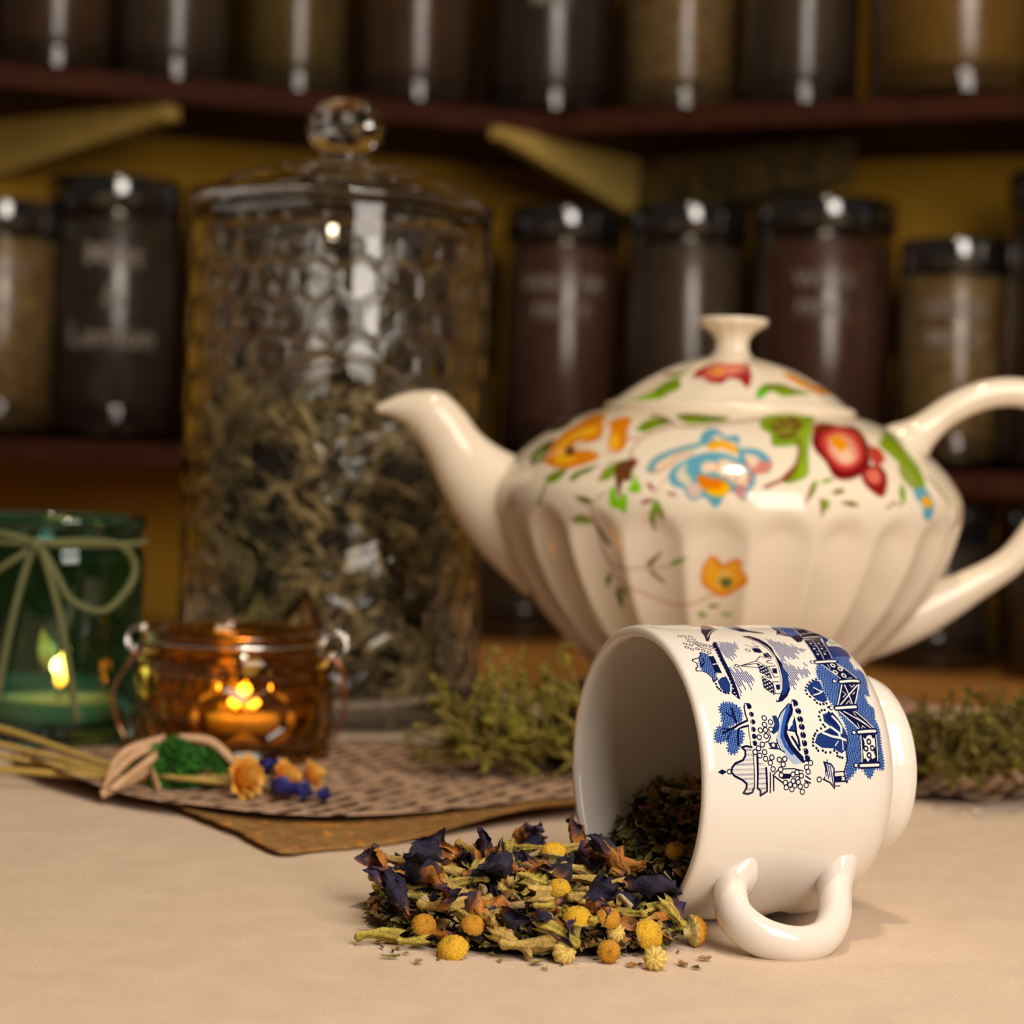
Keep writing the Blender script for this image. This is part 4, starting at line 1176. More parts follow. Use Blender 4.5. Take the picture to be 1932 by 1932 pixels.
CA = R(23.5)
axis = Vector((math.cos(CA), math.sin(CA), 0))
cupM = Matrix(((0, math.sin(CA), math.cos(CA)), (0, -math.cos(CA), math.sin(CA)), (1, 0, 0)))
CUP0 = Vector((3.53, 55.1, 4.0))
cup = thing('teacup', 'ivory teacup with blue chinoiserie print tipped on its side spilling tea', 'cup', CUP0, cupM.to_euler())
outer = [(3.78, 0), (3.9, .0), (3.97, .06), (4.0, .18)] + [(4.0, x) for x in (.6, 1.2, 2, 2.8, 3.6, 4.2)] + \
    smooth_profile([(4.0, 4.5), (3.96, 5.0), (3.78, 5.55), (3.42, 6.0), (2.95, 6.28), (2.62, 6.4)], 4)
inner = smooth_profile([(0, 6.0), (1.8, 5.95), (2.8, 5.75), (3.35, 5.3), (3.62, 4.6), (3.7, 3.6), (3.7, 2), (3.68, .6), (3.66, .2), (3.7, .06), (3.78, 0)], 4)
mk('body', *rev(outer + [(0, 6.42)], 128), M['cup'], cup)
mk('inner_wall', *rev(inner, 96), M['cup_plain'], cup)
foot = smooth_profile([(2.3, 6.36), (2.52, 6.42), (2.5, 6.6), (2.6, 6.85), (2.62, 7.1), (2.52, 7.38)], 5) + [(2.36, 7.42), (2.22, 7.34), (2.12, 7.0), (2.05, 6.6), (0, 6.5)]
mk('foot_ring', *rev(foot, 80), M['cup_plain'], cup)
ha = R(127)
hp = curve_pts([(1.95, 3.75), (1.62, 4.05), (1.35, 4.6), (1.3, 5.2), (1.75, 5.8), (2.6, 6.12), (3.5, 6.0), (4.2, 5.45), (4.62, 4.75), (4.95, 4.1), (5.25, 3.6)], 6)
P3 = [(p[1] * math.cos(ha), p[1] * math.sin(ha), (p[0] - 3.3) * .93 + 2.85) for p in hp]
n_ = len(P3)
rd = []
for i in range(n_):
    e = max(1 - sst(0, .16, i / (n_ - 1)), sst(.82, 1, i / (n_ - 1)))
    rd.append((.43 + .12 * e, .56 + .34 * e))
mk('handle', *tube(P3, rd, 20, True, up=(-math.sin(ha), math.cos(ha), 0)), M['cup_plain'], cup)

# ------------------------------------------------------------------ wood slice under the teapot
SLC = Vector((9.4, 84.0, 0))
m = mat('slice_top', rough=.75)
v = coord(m, 'Object', (1, 1, .1))
wv = N(m, 'ShaderNodeTexWave', wave_type='RINGS', rings_direction='Z')
wv.inputs['Scale'].default_value = 55
wv.inputs['Distortion'].default_value = 3
L(m, v, wv.inputs['Vector'])
L(m, ramp(m, wv.outputs['Fac'], [(.2, (.36, .20, .12)), (.8, (.52, .32, .20))]), bsdf(m).inputs['Base Color'])
M['slice_top'] = m
m = mat('bark', rough=.95)
n = nz(m, coord(m, 'Object', (1, 1, .35)), 120, 7, .75)
L(m, ramp(m, n, [(.35, (.03, .014, .009)), (.7, (.13, .065, .04))]), bsdf(m).inputs['Base Color'])
bump(m, n, 1.0, .006)
M['bark'] = m
ws = thing('wood_slice', 'round bark-edged wood slice under the floral teapot', 'wood slice', SLC)


def slice_r(i, t, r, z):
    return r * (1 + .02 * noise.noise(Vector((math.cos(t) * 2.1, math.sin(t) * 2.1, 3.3))))


def bark_r(i, t, r, z):
    return slice_r(i, t, r, z) + .22 * noise.noise(Vector((math.cos(t) * 9, math.sin(t) * 9, z * .5)))


mk('bark', *rev([(7.5, 0), (7.85, .1), (7.9, .8), (7.88, 1.6), (7.9, 2.4), (7.8, 2.9), (7.5, 2.98)], 120, bark_r), M['bark'], ws)
mk('cut_face', *rev([(7.6, 0.02), (7.6, 2.9), (7.5, 3.0), (5, 3.0), (2, 3.0), (0, 3.0)], 90, slice_r), M['slice_top'], ws)

# ------------------------------------------------------------------ floral teapot
POT = Vector((8.75, 84.0, 3.0))
M['pot'] = ceramic('teapot_glaze', CREAM, .12, POT_IMG, u0=-PI, u1=0, v0=0, v1=12)
M['pot_plain'] = ceramic('teapot_glaze_plain', CREAM, .12)
M['pot_lid'] = ceramic('teapot_lid_glaze', CREAM, .12, LID_IMG, u0=-PI, u1=0, v0=11, v1=14.2)
pot = thing('teapot', 'cream fluted teapot with painted flowers standing on a wood slice', 'teapot', POT)
pp = smooth_profile([(4.3, .0), (4.45, .25), (4.7, .6), (6.01, 1.76), (7.47, 3.3), (8.3, 4.46), (9.0, 5.79), (9.42, 7.05), (9.54, 7.87), (9.33, 8.63), (8.53, 9.69), (7.18, 10.73), (5.85, 11.35), (5.1, 11.55), (4.9, 11.5)], 10)


def flute(i, t, r, z):
    k = (t / (2 * PI / 24)) % 1.0
    u = 2 * k - 1
    ztop = 7.75 - .75 * u * u
    wz = 1 - sst(ztop - .9, ztop + .15, z)
    wz *= sst(0.1, 1.4, z)
    return r - .30 * (1 - u * u) * wz * min(1, r / 8.5)


mk('body', *rev([(0, .3), (4.0, .3), (4.0, 0)] + pp, 24 * 14, flute), M['pot'], pot)
lp = [(0, 11.2), (4.6, 11.2), (4.95, 11.42), (5.12, 11.55), (5.16, 11.72), (5.05, 11.86)] + smooth_profile([(4.75, 11.95), (4.2, 12.4), (3.4, 12.92), (2.4, 13.42), (1.5, 13.7), (.95, 13.85), (.72, 14.1)], 8)


def lid_f(i, t, r, z):
    return r - .09 * abs(math.cos(6 * t)) ** 1.5 * sst(11.9, 12.3, z) * sst(.9, 2.2, r)


lid = mk('lid', *rev(lp, 144, lid_f), M['pot_lid'], pot)
kp = smooth_profile([(.9, 13.8), (.72, 14.1), (.68, 14.5), (.9, 14.85), (1.35, 15.15), (1.46, 15.3), (1.38, 15.45), (.8, 15.5), (.3, 15.52)], 6) + [(0, 15.52)]
mk('lid_knob', *rev(kp, 96, lambda i, t, r, z: r * (1 + .025 * math.cos(12 * t) * (1 - sst(15.1, 15.35, z)))), M['pot_plain'], lid)
# spout: centre line with (in-plane, sideways) radii
up_ = [(-14.46, 11.38), (-13.6, 11.83), (-12.75, 12.05), (-11.77, 12.02), (-10.88, 11.29), (-10.08, 10.34), (-8.86, 9.62), (-7.2, 9.2)]
lo_ = [(-14.46, 11.12), (-13.95, 11.0), (-13.5, 10.8), (-13.02, 10.41), (-12.33, 9.39), (-11.63, 7.9), (-10.3, 5.8), (-8.0, 3.7)]
uc = curve_pts(up_, 6)
lc = curve_pts(lo_, 6)
sp_, sr_ = [], []
for a, b in zip(uc, lc):
    c_ = (a + b) / 2
    hw = np.linalg.norm(a - b) / 2
    sp_.append((c_[0], 0, c_[1]))
    sr_.append((hw, min(hw * .85, 1.9)))
V, F = [], []
sg = 28
for (a, b), (_, sw) in zip(zip(uc, lc), sr_):
    c_ = (a + b) / 2
    d_ = (a - b) / 2
    for k in range(sg):
        t = 2 * PI * k / sg
        V.append((c_[0] + d_[0] * math.cos(t), sw * math.sin(t), c_[1] + d_[1] * math.cos(t)))
for i in range(len(uc) - 1):
    for k in range(sg):
        k2 = (k + 1) % sg
        F.append((i * sg + k, (i + 1) * sg + k, (i + 1) * sg + k2, i * sg + k2))
F.append(tuple(range(sg)))
mk('spout', V, F, M['pot_plain'], pot)
hc = curve_pts([(6.6, 9.9), (7.4, 10.6), (7.95, 11.1), (9.09, 12.05), (10.58, 12.72), (12.14, 12.79), (13.43, 12.14), (13.97, 10.53), (13.68, 8.78), (12.76, 7.23), (11.73, 5.88), (10.03, 4.75), (8.6, 3.95), (7.1, 3.15), (5.4, 2.45)], 6)
nh = len(hc)
rd = []
for i in range(nh):
    e = 1 - sst(0, .2, i / (nh - 1)) + sst(.72, .9, i / (nh - 1)) * .7
    rd.append((.6 + .62 * e, .62 + .5 * e))
mk('handle', *tube([(p[0], 0, p[1]) for p in hc], rd, 18, True, up=(0, 1, 0)), M['pot_plain'], pot)

# ------------------------------------------------------------------ honeycomb glass jar
JAR = Vector((-8.38, 96.0, 0))
M['glass'] = glass('clear_glass', (.96, .96, .93), 0.0, 1.5)
JR, NH = 7.0, 23
JP = 2 * PI * JR / NH
FACE = -1.484


def hexdist(u, v, p):
    """distance to the nearest edge of a pointy-top hexagon lattice of pitch p"""
    h = p * math.sqrt(3) / 2
    best, second = 1e9, 1e9
    r0 = math.floor(v / h)
    for rr in (r0, r0 + 1):
        off = .5 * p if rr % 2 else 0
        c0 = math.floor((u - off) / p)
        for cc in (c0, c0 + 1):
            d = math.hypot(u - (cc * p + off), v - rr * h)
            if d < best: best, second = d, best
            elif d < second: second = d
    return (second - best) / 2, best


def bee(x, z):
    """relief height of the embossed bee emblem, x,z in cm about its centre"""
    h = 0
    for cx, cz, a, b, rot in ((0, -.4, .55, 1.5, 0), (0, 1.5, .45, .45, 0), (-1.35, .6, 1.15, .45, -.5), (1.35, .6, 1.15, .45, .5), (-1.05, -.35, .8, .32, .35), (1.05, -.35, .8, .32, -.35)):
        dx, dz = x - cx, z - cz
        c, s = math.cos(rot), math.sin(rot)
        e = math.hypot((dx * c + dz * s) / a, (-dx * s + dz * c) / b)
        h = max(h, .12 * (1 - sst(.75, 1.05, e)))
    if abs(x) < .55: h -= .05 * (math.sin(z * 9) > .4) * (h > .05)
    return h


def jar_r(i, t, r, z):
    if not (1.1 < z < 21.9) or r < JR - .3: return r
    da = (t - FACE + PI) % (2 * PI) - PI
    x, zz = da * JR, z - 12.0
    rho = math.hypot(x, zz)
    fade = sst(1.1, 1.5, z) * (1 - sst(21.5, 21.9, z))
    if rho < 4.9:
        ring = .10 * math.exp(-((rho - 4.55) / .16) ** 2) + .05 * math.exp(-((rho - 4.1) / .09) ** 2)
        return r + (ring + bee(x, zz)) * fade
    e, c = hexdist(t * JR, z, JP)
    return r + fade * (.10 * math.exp(-(e / .10) ** 2) - .010 * (1 - (c / (JP * .577)) ** 2))


gj = thing('glass_jar', 'large clear honeycomb-embossed glass jar with lid, filled with curled tea leaves', 'jar', JAR)
prof = [(0, .35), (4.6, .3), (5.2, 0), (5.7, .05), (6.3, .35), (6.8, .8)] + [(JR, z) for z in np.linspace(1.1, 21.9, 250)] + \
    [(6.95, 22.3), (6.95, 22.7), (6.98, 23.2), (6.95, 23.4), (6.8, 23.5), (6.62, 23.4), (6.55, 22.5), (6.55, 18), (6.55, 8), (6.55, 2), (6.3, 1.3), (5.6, .95), (3, .8), (0, .8)]
mk('body', *rev(prof, NH * 22, jar_r), M['glass'], gj)
lp = [(0, 23.0), (5.9, 23.0), (6.3, 22.6), (6.45, 22.7), (6.45, 23.4), (6.62, 23.52), (7.05, 23.55), (7.12, 23.75), (7.05, 23.95), (6.7, 24.1)] + \
    smooth_profile([(6.4, 24.3), (5.2, 24.95), (3.8, 25.4), (2.4, 25.68), (1.4, 25.8), (1.15, 26.0), (1.2, 26.3)], 5)
lid = mk('lid', *rev(lp + [(0, 26.35)], 96), M['glass'], gj)
kb = []
for k in range(9):
    a = -PI / 2 + PI * k / 8
    kb.append((1.84 * math.cos(a), 27.55 + 1.4 * math.sin(a)))
kb[0], kb[-1] = (0, 26.25), (0, 28.85)
V, F = rev(kb, 12)
mk('lid_knob', V, F, M['glass'], lid, smooth=False)


# tea inside the jar: curled strips
def strip(Ln, wd, bend, twist, seed, c0, c1, nu=9):
    V, F, C = [], [], []
    rg = random.Random(seed)
    ph = rg.uniform(0, 6)
    for i in range(nu + 1):
        s = i / nu
        a = bend * (s - .5)
        x = Ln * (math.sin(a) / bend if abs(bend) > .01 else s - .5)
        y = Ln * ((1 - math.cos(a)) / bend if abs(bend) > .01 else 0)
        w_ = wd * (.25 + .75 * math.sin(PI * (.08 + .84 * s)))
        tw = twist * s + ph
        for q in (-1, 0, 1):
            V.append((x, y + q * w_ * math.cos(tw), q * w_ * math.sin(tw) + (.35 * w_ if q == 0 else 0)))
            f = .5 + .5 * noise.noise(Vector((s * 3 + seed, q, seed * .3)))
            C.append([c0[k] + (c1[k] - c0[k]) * f for k in range(3)])
    for i in range(nu):
        for q in range(2):
            a = i * 3 + q
            F.append((a, a + 1, a + 4, a + 3))
    return V, F, C


M['herb'] = vcol_mat('dried_herb', .75, 1400, .5, .5)
rg = random.Random(5)
tp_ = []
for k in range(8):
    tan = k < 4
    tp_.append(strip(rg.uniform(1.6, 2.6), rg.uniform(.12, .22), rg.uniform(-2.2, 2.2), rg.uniform(-5, 5), k,
                     (.09, .065, .025) if not tan else (.42, .31, .12), (.27, .205, .085) if not tan else (.74, .58, .28)))
me_t = [meshdata('tea_leaf', v, f, M['herb'], vcol=c) for v, f, c in tp_]


def leaf_pos(rg, rmin, rmax, front):
    a = (FACE + rg.uniform(-1.5, 1.5)) if front else rg.uniform(0, 2 * PI)
    top = 14.0 + 1.2 * math.sin(a * 2 + 1) + .6 * math.sin(a * 5)
    z = rg.uniform(1.3, top)
    rr = rg.uniform(rmin, rmax)
    return a, rr, z


for k in range(230):
    a, rr, z = leaf_pos(rg, 5.5, 6.15, True)
    o = link('tea_leaf', me_t[rg.randrange(8)], None, (JAR.x + rr * math.cos(a), JAR.y + rr * math.sin(a), z), (rg.uniform(-.6, .6), rg.uniform(-1.3, 1.3), a + PI / 2 + rg.uniform(-.4, .4)))
    tag(o, 'curled olive-brown tea leaf behind the embossed glass of the big jar', 'tea leaf', 'tea leaves in the big glass jar')
xf = []
for k in range(1500):
    a, rr, z = leaf_pos(rg, 4.2, 6.0, False)
    if k % 3 == 0:
        z = 13.4 + rg.uniform(-.6, 1.3)
        rr = rg.uniform(0, 5.9)
    xf.append((rg.randrange(8), Matrix.Translation((rr * math.cos(a), rr * math.sin(a), z)) @ Euler((rg.uniform(-.8, .8), rg.uniform(-1.3, 1.3), a + PI / 2 + rg.uniform(-.7, .7))).to_matrix().to_4x4()))
V, F, C_ = scatter(tp_, xf)
core = rev([(0, 1.0), (4.6, 1.0), (5.0, 2.0), (5.0, 12.2), (4.0, 13.2), (0, 13.6)], 24)
V = np.vstack([V, np.array(core[0])])
F += [tuple(i + len(C_) for i in q) for q in core[1]]
C_ = np.vstack([C_, np.full((len(core[0]), 3), .03) * np.array([1, .75, .45])])
o = mk('tea_leaves', V, F, M['herb'], None, JAR, vcol=C_)
tag(o, 'mass of loose curled tea filling the big glass jar', 'tea', kind='stuff')

# ------------------------------------------------------------------ candles and candle holders
m = bpy.data.materials.new('flame')
m.use_nodes = True
nt = m.node_tree
nt.nodes.clear()
out = nt.nodes.new('ShaderNodeOutputMaterial')
em = nt.nodes.new('ShaderNodeEmission')
tcn = nt.nodes.new('ShaderNodeTexCoord')
sxn = nt.nodes.new('ShaderNodeSeparateXYZ')
nt.links.new(tcn.outputs['Generated'], sxn.inputs[0])
rc = ramp(m, sxn.outputs['Z'], [(0, (.10, .012, .001)), (.2, (.8, .16, .012)), (.5, (1, .38, .06)), (.85, (1, .30, .03)), (1, (.8, .2, .01))])
nt.links.new(rc, em.inputs[0])
em.inputs[1].default_value = 30.0
nt.links.new(em.outputs[0], out.inputs[0])
M['flame'] = m
M['wax'] = mat('candle_wax', (.9, .78, .5), .5, sss=.6, sssr=(.02, .012, .005))
M['wick'] = mat('wick', (.02, .015, .01), .9)
M['tealight_cup'] = glass('tealight_cup', (.9, .88, .8), .05)


def candle(label, loc, r, h, fh, lean, power, cup_wall=True):
    t = thing('candle', label, 'candle', loc)
    mk('wax', *rev([(0, .02), (r * .97, .02), (r, .1), (r, h - .15), (r * .97, h), (r * .85, h - .06), (.3, h - .12), (0, h - .12)], 40), M['wax'], t)
    mk('wick', *tube([(0, 0, h - .2), (.02, 0, h + .2), (.07 + lean * .2, 0, h + .5)], .05, 8), M['wick'], t)
    fp = smooth_profile([(0, 0), (.2, .12), (.3, .38), (.26, .62), (.13, .85), (0, 1)], 5)
    V, F = rev([(a * fh / 1.9 * .95, b * fh) for a, b in fp], 20)
    V = [(x + lean * (z / fh) ** 1.4 * fh * .35 + .05, y, z + h + .35) for x, y, z in V]
    mk('flame', V, F, M['flame'], t)
    l = bpy.data.lights.new('flame_light', 'POINT')
    l.energy = power
    l.color = (1, .52, .16)
    l.shadow_soft_size = .004
    o = bpy.data.objects.new('flame_light', l)
    col.objects.link(o)
    o.parent = t
    o.location = Vector((lean * .2, 0, h + .35 + fh * .5)) * S
    return t


# amber holder
AMB = Vector((-10.85, 82.0, .03))
M['amber'] = glass('amber_glass', (.70, .40, .06), 0.0, 1.5)
ah = thing('amber_candle_holder', 'small amber glass candle holder with a wire handle, candle burning inside', 'candle holder', AMB)
AP = 2 * PI * 3.9 / 14


def amber_r(i, t, r, z):
    if r < 3.75 or not .4 < z < 4.1: return r
    e, c = hexdist(t * 3.9, z - .55, AP)
    f = sst(.4, .8, z) * (1 - sst(3.7, 4.1, z))
    return r + f * (.05 * math.exp(-(e / .14) ** 2) - .13 * (1 - (c / (AP * .577)) ** 2))


prof = [(0, .1), (3.0, .1), (3.4, 0), (3.75, .15)] + [(3.92, z) for z in np.linspace(.4, 4.1, 44)] + \
    [(3.85, 4.3), (3.62, 4.5), (3.5, 4.65), (3.5, 4.85), (3.6, 5.0), (3.58, 5.12), (3.45, 5.2), (3.3, 5.12), (3.22, 4.9), (3.22, 4.6), (3.45, 4.2), (3.5, 3.8), (3.5, 1.1), (3.3, .75), (2.5, .6), (0, .6)]
mk('glass_body', *rev(prof, 14 * 16, amber_r), M['amber'], ah)
M['steel'] = mat('bright_wire', (.8, .78, .75), .18, 1)
M['copper'] = mat('copper_wire', (.62, .36, .22), .25, 1)
zw = 4.72
mk('wire_band', *tube([(3.62 * math.cos(2 * PI * k / 64), 3.62 * math.sin(2 * PI * k / 64), zw) for k in range(64)], .075, 8, closed=True), M['steel'], ah)
for sx in (-1, 1):
    for dy, dz in ((-.12, 0), (.12, .1)):
        mk('wire_loop', *tube([(sx * 3.95 + .46 * math.cos(2 * PI * k / 28), dy + .1 * math.sin(2 * PI * k / 28), zw - .1 + dz + .46 * math.sin(2 * PI * k / 28)) for k in range(28)], .075, 8, closed=True), M['steel'], ah)
bail = curve_pts([(-3.95, -.15, zw - .5), (-4.35, -.3, 3.6), (-4.85, -.35, 2.4), (-4.6, -.2, 1.2), (-4.1, .1, .45), (-3.2, 3.2, .12), (0, 5.0, .1), (3.2, 3.2, .2), (4.3, .8, 1.6), (4.3, .1, 3.4), (3.95, 0, zw - .5)], 8)
mk('wire_handle', *tube(bail, .085, 8), M['copper'], ah)
candle('short tealight candle burning inside the amber glass holder', AMB + Vector((.35, 0, .62)), 1.9, .9, 1.3, .05, .02)

# green jar
GRN = Vector((-18.9, 85.3, .0))
M['green'] = glass('green_glass', (.20, .52, .46), 0.0, 1.5)
gh = thing('green_candle_jar', 'dark green glass jar tied with a twine bow, candle burning inside', 'candle jar', GRN)
prof = smooth_profile([(0, .25), (2.6, .2), (3.2, 0), (3.55, .25), (3.62, .8), (3.62, 3), (3.62, 6), (3.62, 7.6), (3.5, 8.0), (3.42, 8.4), (3.5, 8.75), (3.64, 8.95), (3.68, 9.25), (3.58, 9.42), (3.42, 9.42), (3.3, 9.2), (3.15, 8.8), (3.1, 8.4), (3.3, 7.6), (3.32, 5), (3.32, 2), (3.2, 1.0), (2.6, .75), (0, .7)], 4)
mk('glass_body', *rev(prof, 80), M['green'], gh)
m = mat('olive_twine', (.30, .27, .11), .85)
wv = N(m, 'ShaderNodeTexWave', wave_type='BANDS', bands_direction='DIAGONAL')
wv.inputs['Scale'].default_value = 700
L(m, coord(m), wv.inputs['Vector'])
L(m, ramp(m, wv.outputs['Fac'], [(.2, (.13, .14, .05)), (.8, (.24, .25, .11))]), bsdf(m).inputs['Base Color'])
bump(m, wv.outputs['Fac'], .6, .0006)
M['twine'] = m


def on_green(pts, r=3.8):
    o_ = []
    for px, py in pts:
        x = (px - 105) / 45.3 + .035 * (py - 990) / 45.3
        z = 12.3 - (py - 840) / 45.3
        xr = max(-r * .985, min(r * .985, x))
        rr = r if z < 7.7 else r - .12
        o_.append((x, -math.sqrt(max(.05, rr * rr - xr * xr)), z))
    return o_


mk('twine_band', *tube([(3.6 * math.cos(2 * PI * k / 48), 3.6 * math.sin(2 * PI * k / 48), 8.35) for k in range(48)], .15, 8, closed=True), M['twine'], gh)
for nm, pts in (('bow_loop', [(112, 1018), (190, 1012), (243, 1022), (262, 1060), (252, 1100), (215, 1140), (165, 1120), (140, 1075), (112, 1026)]),
                ('bow_loop', [(98, 1015), (40, 1004), (-20, 1002), (-48, 1028), (-40, 1070), (0, 1085), (58, 1052), (98, 1026)]),
                ('bow_tail', [(104, 1022), (90, 1050), (66, 1130), (44, 1225), (26, 1318)]),
                ('bow_tail', [(108, 1022), (122, 1055), (145, 1150), (160, 1250), (172, 1342)])):
    mk(nm, *tube(curve_pts(on_green(pts), 6), .15, 8), M['twine'], gh)
kx = on_green([(105, 1020)], 3.95)[0]
mk('bow_knot', *shift(rev([(0, -.3), (.22, -.24), (.32, 0), (.22, .24), (0, .3)], 12), kx), M['twine'], gh)
candle('candle burning inside the green glass jar', GRN + Vector((.22, 0, .78)), 2.5, 1.0, 1.95, .45, .02)

# ------------------------------------------------------------------ papers
m = mat('kraft_paper', rough=.85)
n = nz(m, coord(m), 190, 6, .75)
n2 = nz(m, coord(m, 'Object', (1, .45, 1)), 190, 3, .6)
c = ramp(m, n, [(.3, (.16, .075, .02)), (.55, (.33, .17, .045)), (.75, (.46, .26, .08))])
fl_ = ramp(m, n2, [(.57, (1, 1, 1)), (.64, (2.0, 1.5, .8))])
L(m, mul(m, c, fl_), bsdf(m).inputs['Base Color'])
bump(m, n, .6, .001)
M['kraft'] = m
m = mat('printed_paper', rough=.8)
t = N(m, 'ShaderNodeTexCoord')
mp = N(m, 'ShaderNodeMapping')
mp.inputs['Rotation'].default_value = (0, 0, R(-66))
mp.inputs['Scale'].default_value = (100, 100, 100)
L(m, t.outputs['Object'], mp.inputs[0])
br = N(m, 'ShaderNodeTexBrick')
br.offset = .37
br.inputs['Scale'].default_value = 1.0
br.inputs['Mortar Size'].default_value = .21
br.inputs['Mortar Smooth'].default_value = .3
br.inputs['Brick Width'].default_value = 1.9
br.inputs['Row Height'].default_value = .80
br.inputs['Color1'].default_value = (.03, .02, .012, 1)
br.inputs['Color2'].default_value = (.12, .07, .05, 1)
br.inputs['Mortar'].default_value = (1, 1, 1, 1)
L(m, mp.outputs[0], br.inputs['Vector'])
n = nz(m, coord(m), 110, 3, .5)
n3 = nz(m, coord(m), 25, 2, .5)
mk_ = ramp(m, n, [(.50, (0, 0, 0)), (.58, (1, 1, 1))])
n4 = nz(m, coord(m), 40, 5, .6)
base = ramp(m, n4, [(.3, (.42, .26, .165)), (.7, (.52, .34, .22))])
dashes = mul(m, br.outputs['Color'], mk_, 1.0, 'SCREEN')
L(m, mul(m, base, dashes, 1.0), bsdf(m).inputs['Base Color'])
M['page'] = m


def sheet(name, front, back, zf, ma, th=.03, nt_=40, ns=30, jit=0.0):
    f_, b_ = curve_pts([(x, y, 0) for x, y in front], 12), curve_pts([(x, y, 0) for x, y in back], 12)

    def pick(c, t):
        q = t * (len(c) - 1)
        i = min(int(q), len(c) - 2)
        return c[i] + (c[i + 1] - c[i]) * (q - i)
    V, F = [], []
    for lay in (0, 1):
        for j in range(ns + 1):
            for i in range(nt_ + 1):
                p = pick(f_, i / nt_) * (1 - j / ns) + pick(b_, i / nt_) * (j / ns)
                if j == 0: p = p + np.array([noise.noise(Vector((i * 1.7, 2, 0))), noise.noise(Vector((i * 1.7, 9, 0))), 0]) * jit
                V.append((p[0], p[1], zf(i / nt_, j / ns) + (th if lay == 0 else 0)))
    w_ = nt_ + 1
    nn = w_ * (ns + 1)
    for j in range(ns):
        for i in range(nt_):
            a = j * w_ + i
            F.append((a, a + 1, a + w_ + 1, a + w_))
            F.append((nn + a, nn + a + w_, nn + a + w_ + 1, nn + a + 1))
    for i in range(nt_):
        F.append((i, nn + i, nn + i + 1, i + 1))
        k = ns * w_ + i
        F.append((k, k + 1, nn + k + 1, nn + k))
    for j in range(ns):
        k = j * w_
        F.append((k, k + w_, nn + k + w_, nn + k))
        k += nt_
        F.append((k, nn + k, nn + k + w_, k + w_))
    return mk(name, V, F, ma)


kz = lambda t, s: .06 + (1 - s) ** 6 * (.10 + .42 * sst(.55, .95, t) + .1 * math.sin(t * 9)) * (1 if t > .05 else .6)
kp_ = sheet('kraft_paper', [(-16, 75), (-12.6, 70.9), (-10.6, 68.2), (-8.4, 64.9), (-6.8, 62.1), (-5.6, 62.9), (-4, 64.0), (-2.4, 65.6), (-.8, 67.5), (1.0, 69.3), (2.6, 70.4), (6, 74)],
            [(-15, 77), (-13, 78), (-11, 79), (-9, 80), (-7, 81), (-5, 81.5), (-3, 82), (-1, 82), (1, 82), (3, 81.5), (5, 80.5), (7, 78)], kz, M['kraft'], .05, 88, 24, .16)
tag(kp_, 'rough brown kraft sheet with torn edge lying lowest on the cloth', 'paper')
pz = lambda t, s: .24 + (1 - s) ** 5 * (.12 + .12 * math.sin(t * 5)) + (.55 * (1 - sst(0, .3, t)) * (1 - s) ** 3) - .13 * sst(.5, 1, s)
pg_ = sheet('printed_page', [(-17.8, 75.4), (-15.6, 72.1), (-13.6, 70.0), (-11.5, 68.5), (-9.8, 67.9), (-7.7, 67.2), (-5.3, 67.5), (-2.6, 69.2), (.1, 71.7), (2.8, 74.3), (7.5, 78)],
            [(-19.5, 80.5), (-17.5, 83), (-15, 85), (-12, 86.5), (-9, 87.2), (-6, 87.4), (-3, 87), (0, 86), (3, 84.8), (6, 83.2), (8, 81)], pz, M['page'], .02, 66, 30)
tag(pg_, 'pinkish brown printed page with rows of dashes under the amber holder', 'paper')
rp_ = sheet('printed_page', [(14.5, 77.2), (17, 76.6), (19.5, 77.5), (23, 80)], [(16, 92), (18.5, 95), (22, 97), (27, 98)], lambda t, s: .08 + .3 * (1 - s) ** 4 * abs(math.sin(t * 6)), M['page'], .02, 24, 20)
tag(rp_, 'printed page half hidden under the moss at the right of the teapot', 'paper')

# ------------------------------------------------------------------ dried bouquet on the page
bq = thing('dried_bouquet', 'small dried bouquet of yellow and blue flowers tied with raffia beside the amber holder', 'bouquet', (-10.8, 72.7, .42))
B0 = Vector((-11, 76, .4))
M['straw'] = wood('straw', (.42, .27, .05), (.60, .42, .12), (3, 60, 60), .6)
M['raffia'] = wood('raffia', (.52, .30, .15), (.70, .46, .27), (6, 90, 90), .7)


def bq_pts(l):
    return [tuple(Vector(p) - B0) for p in l]


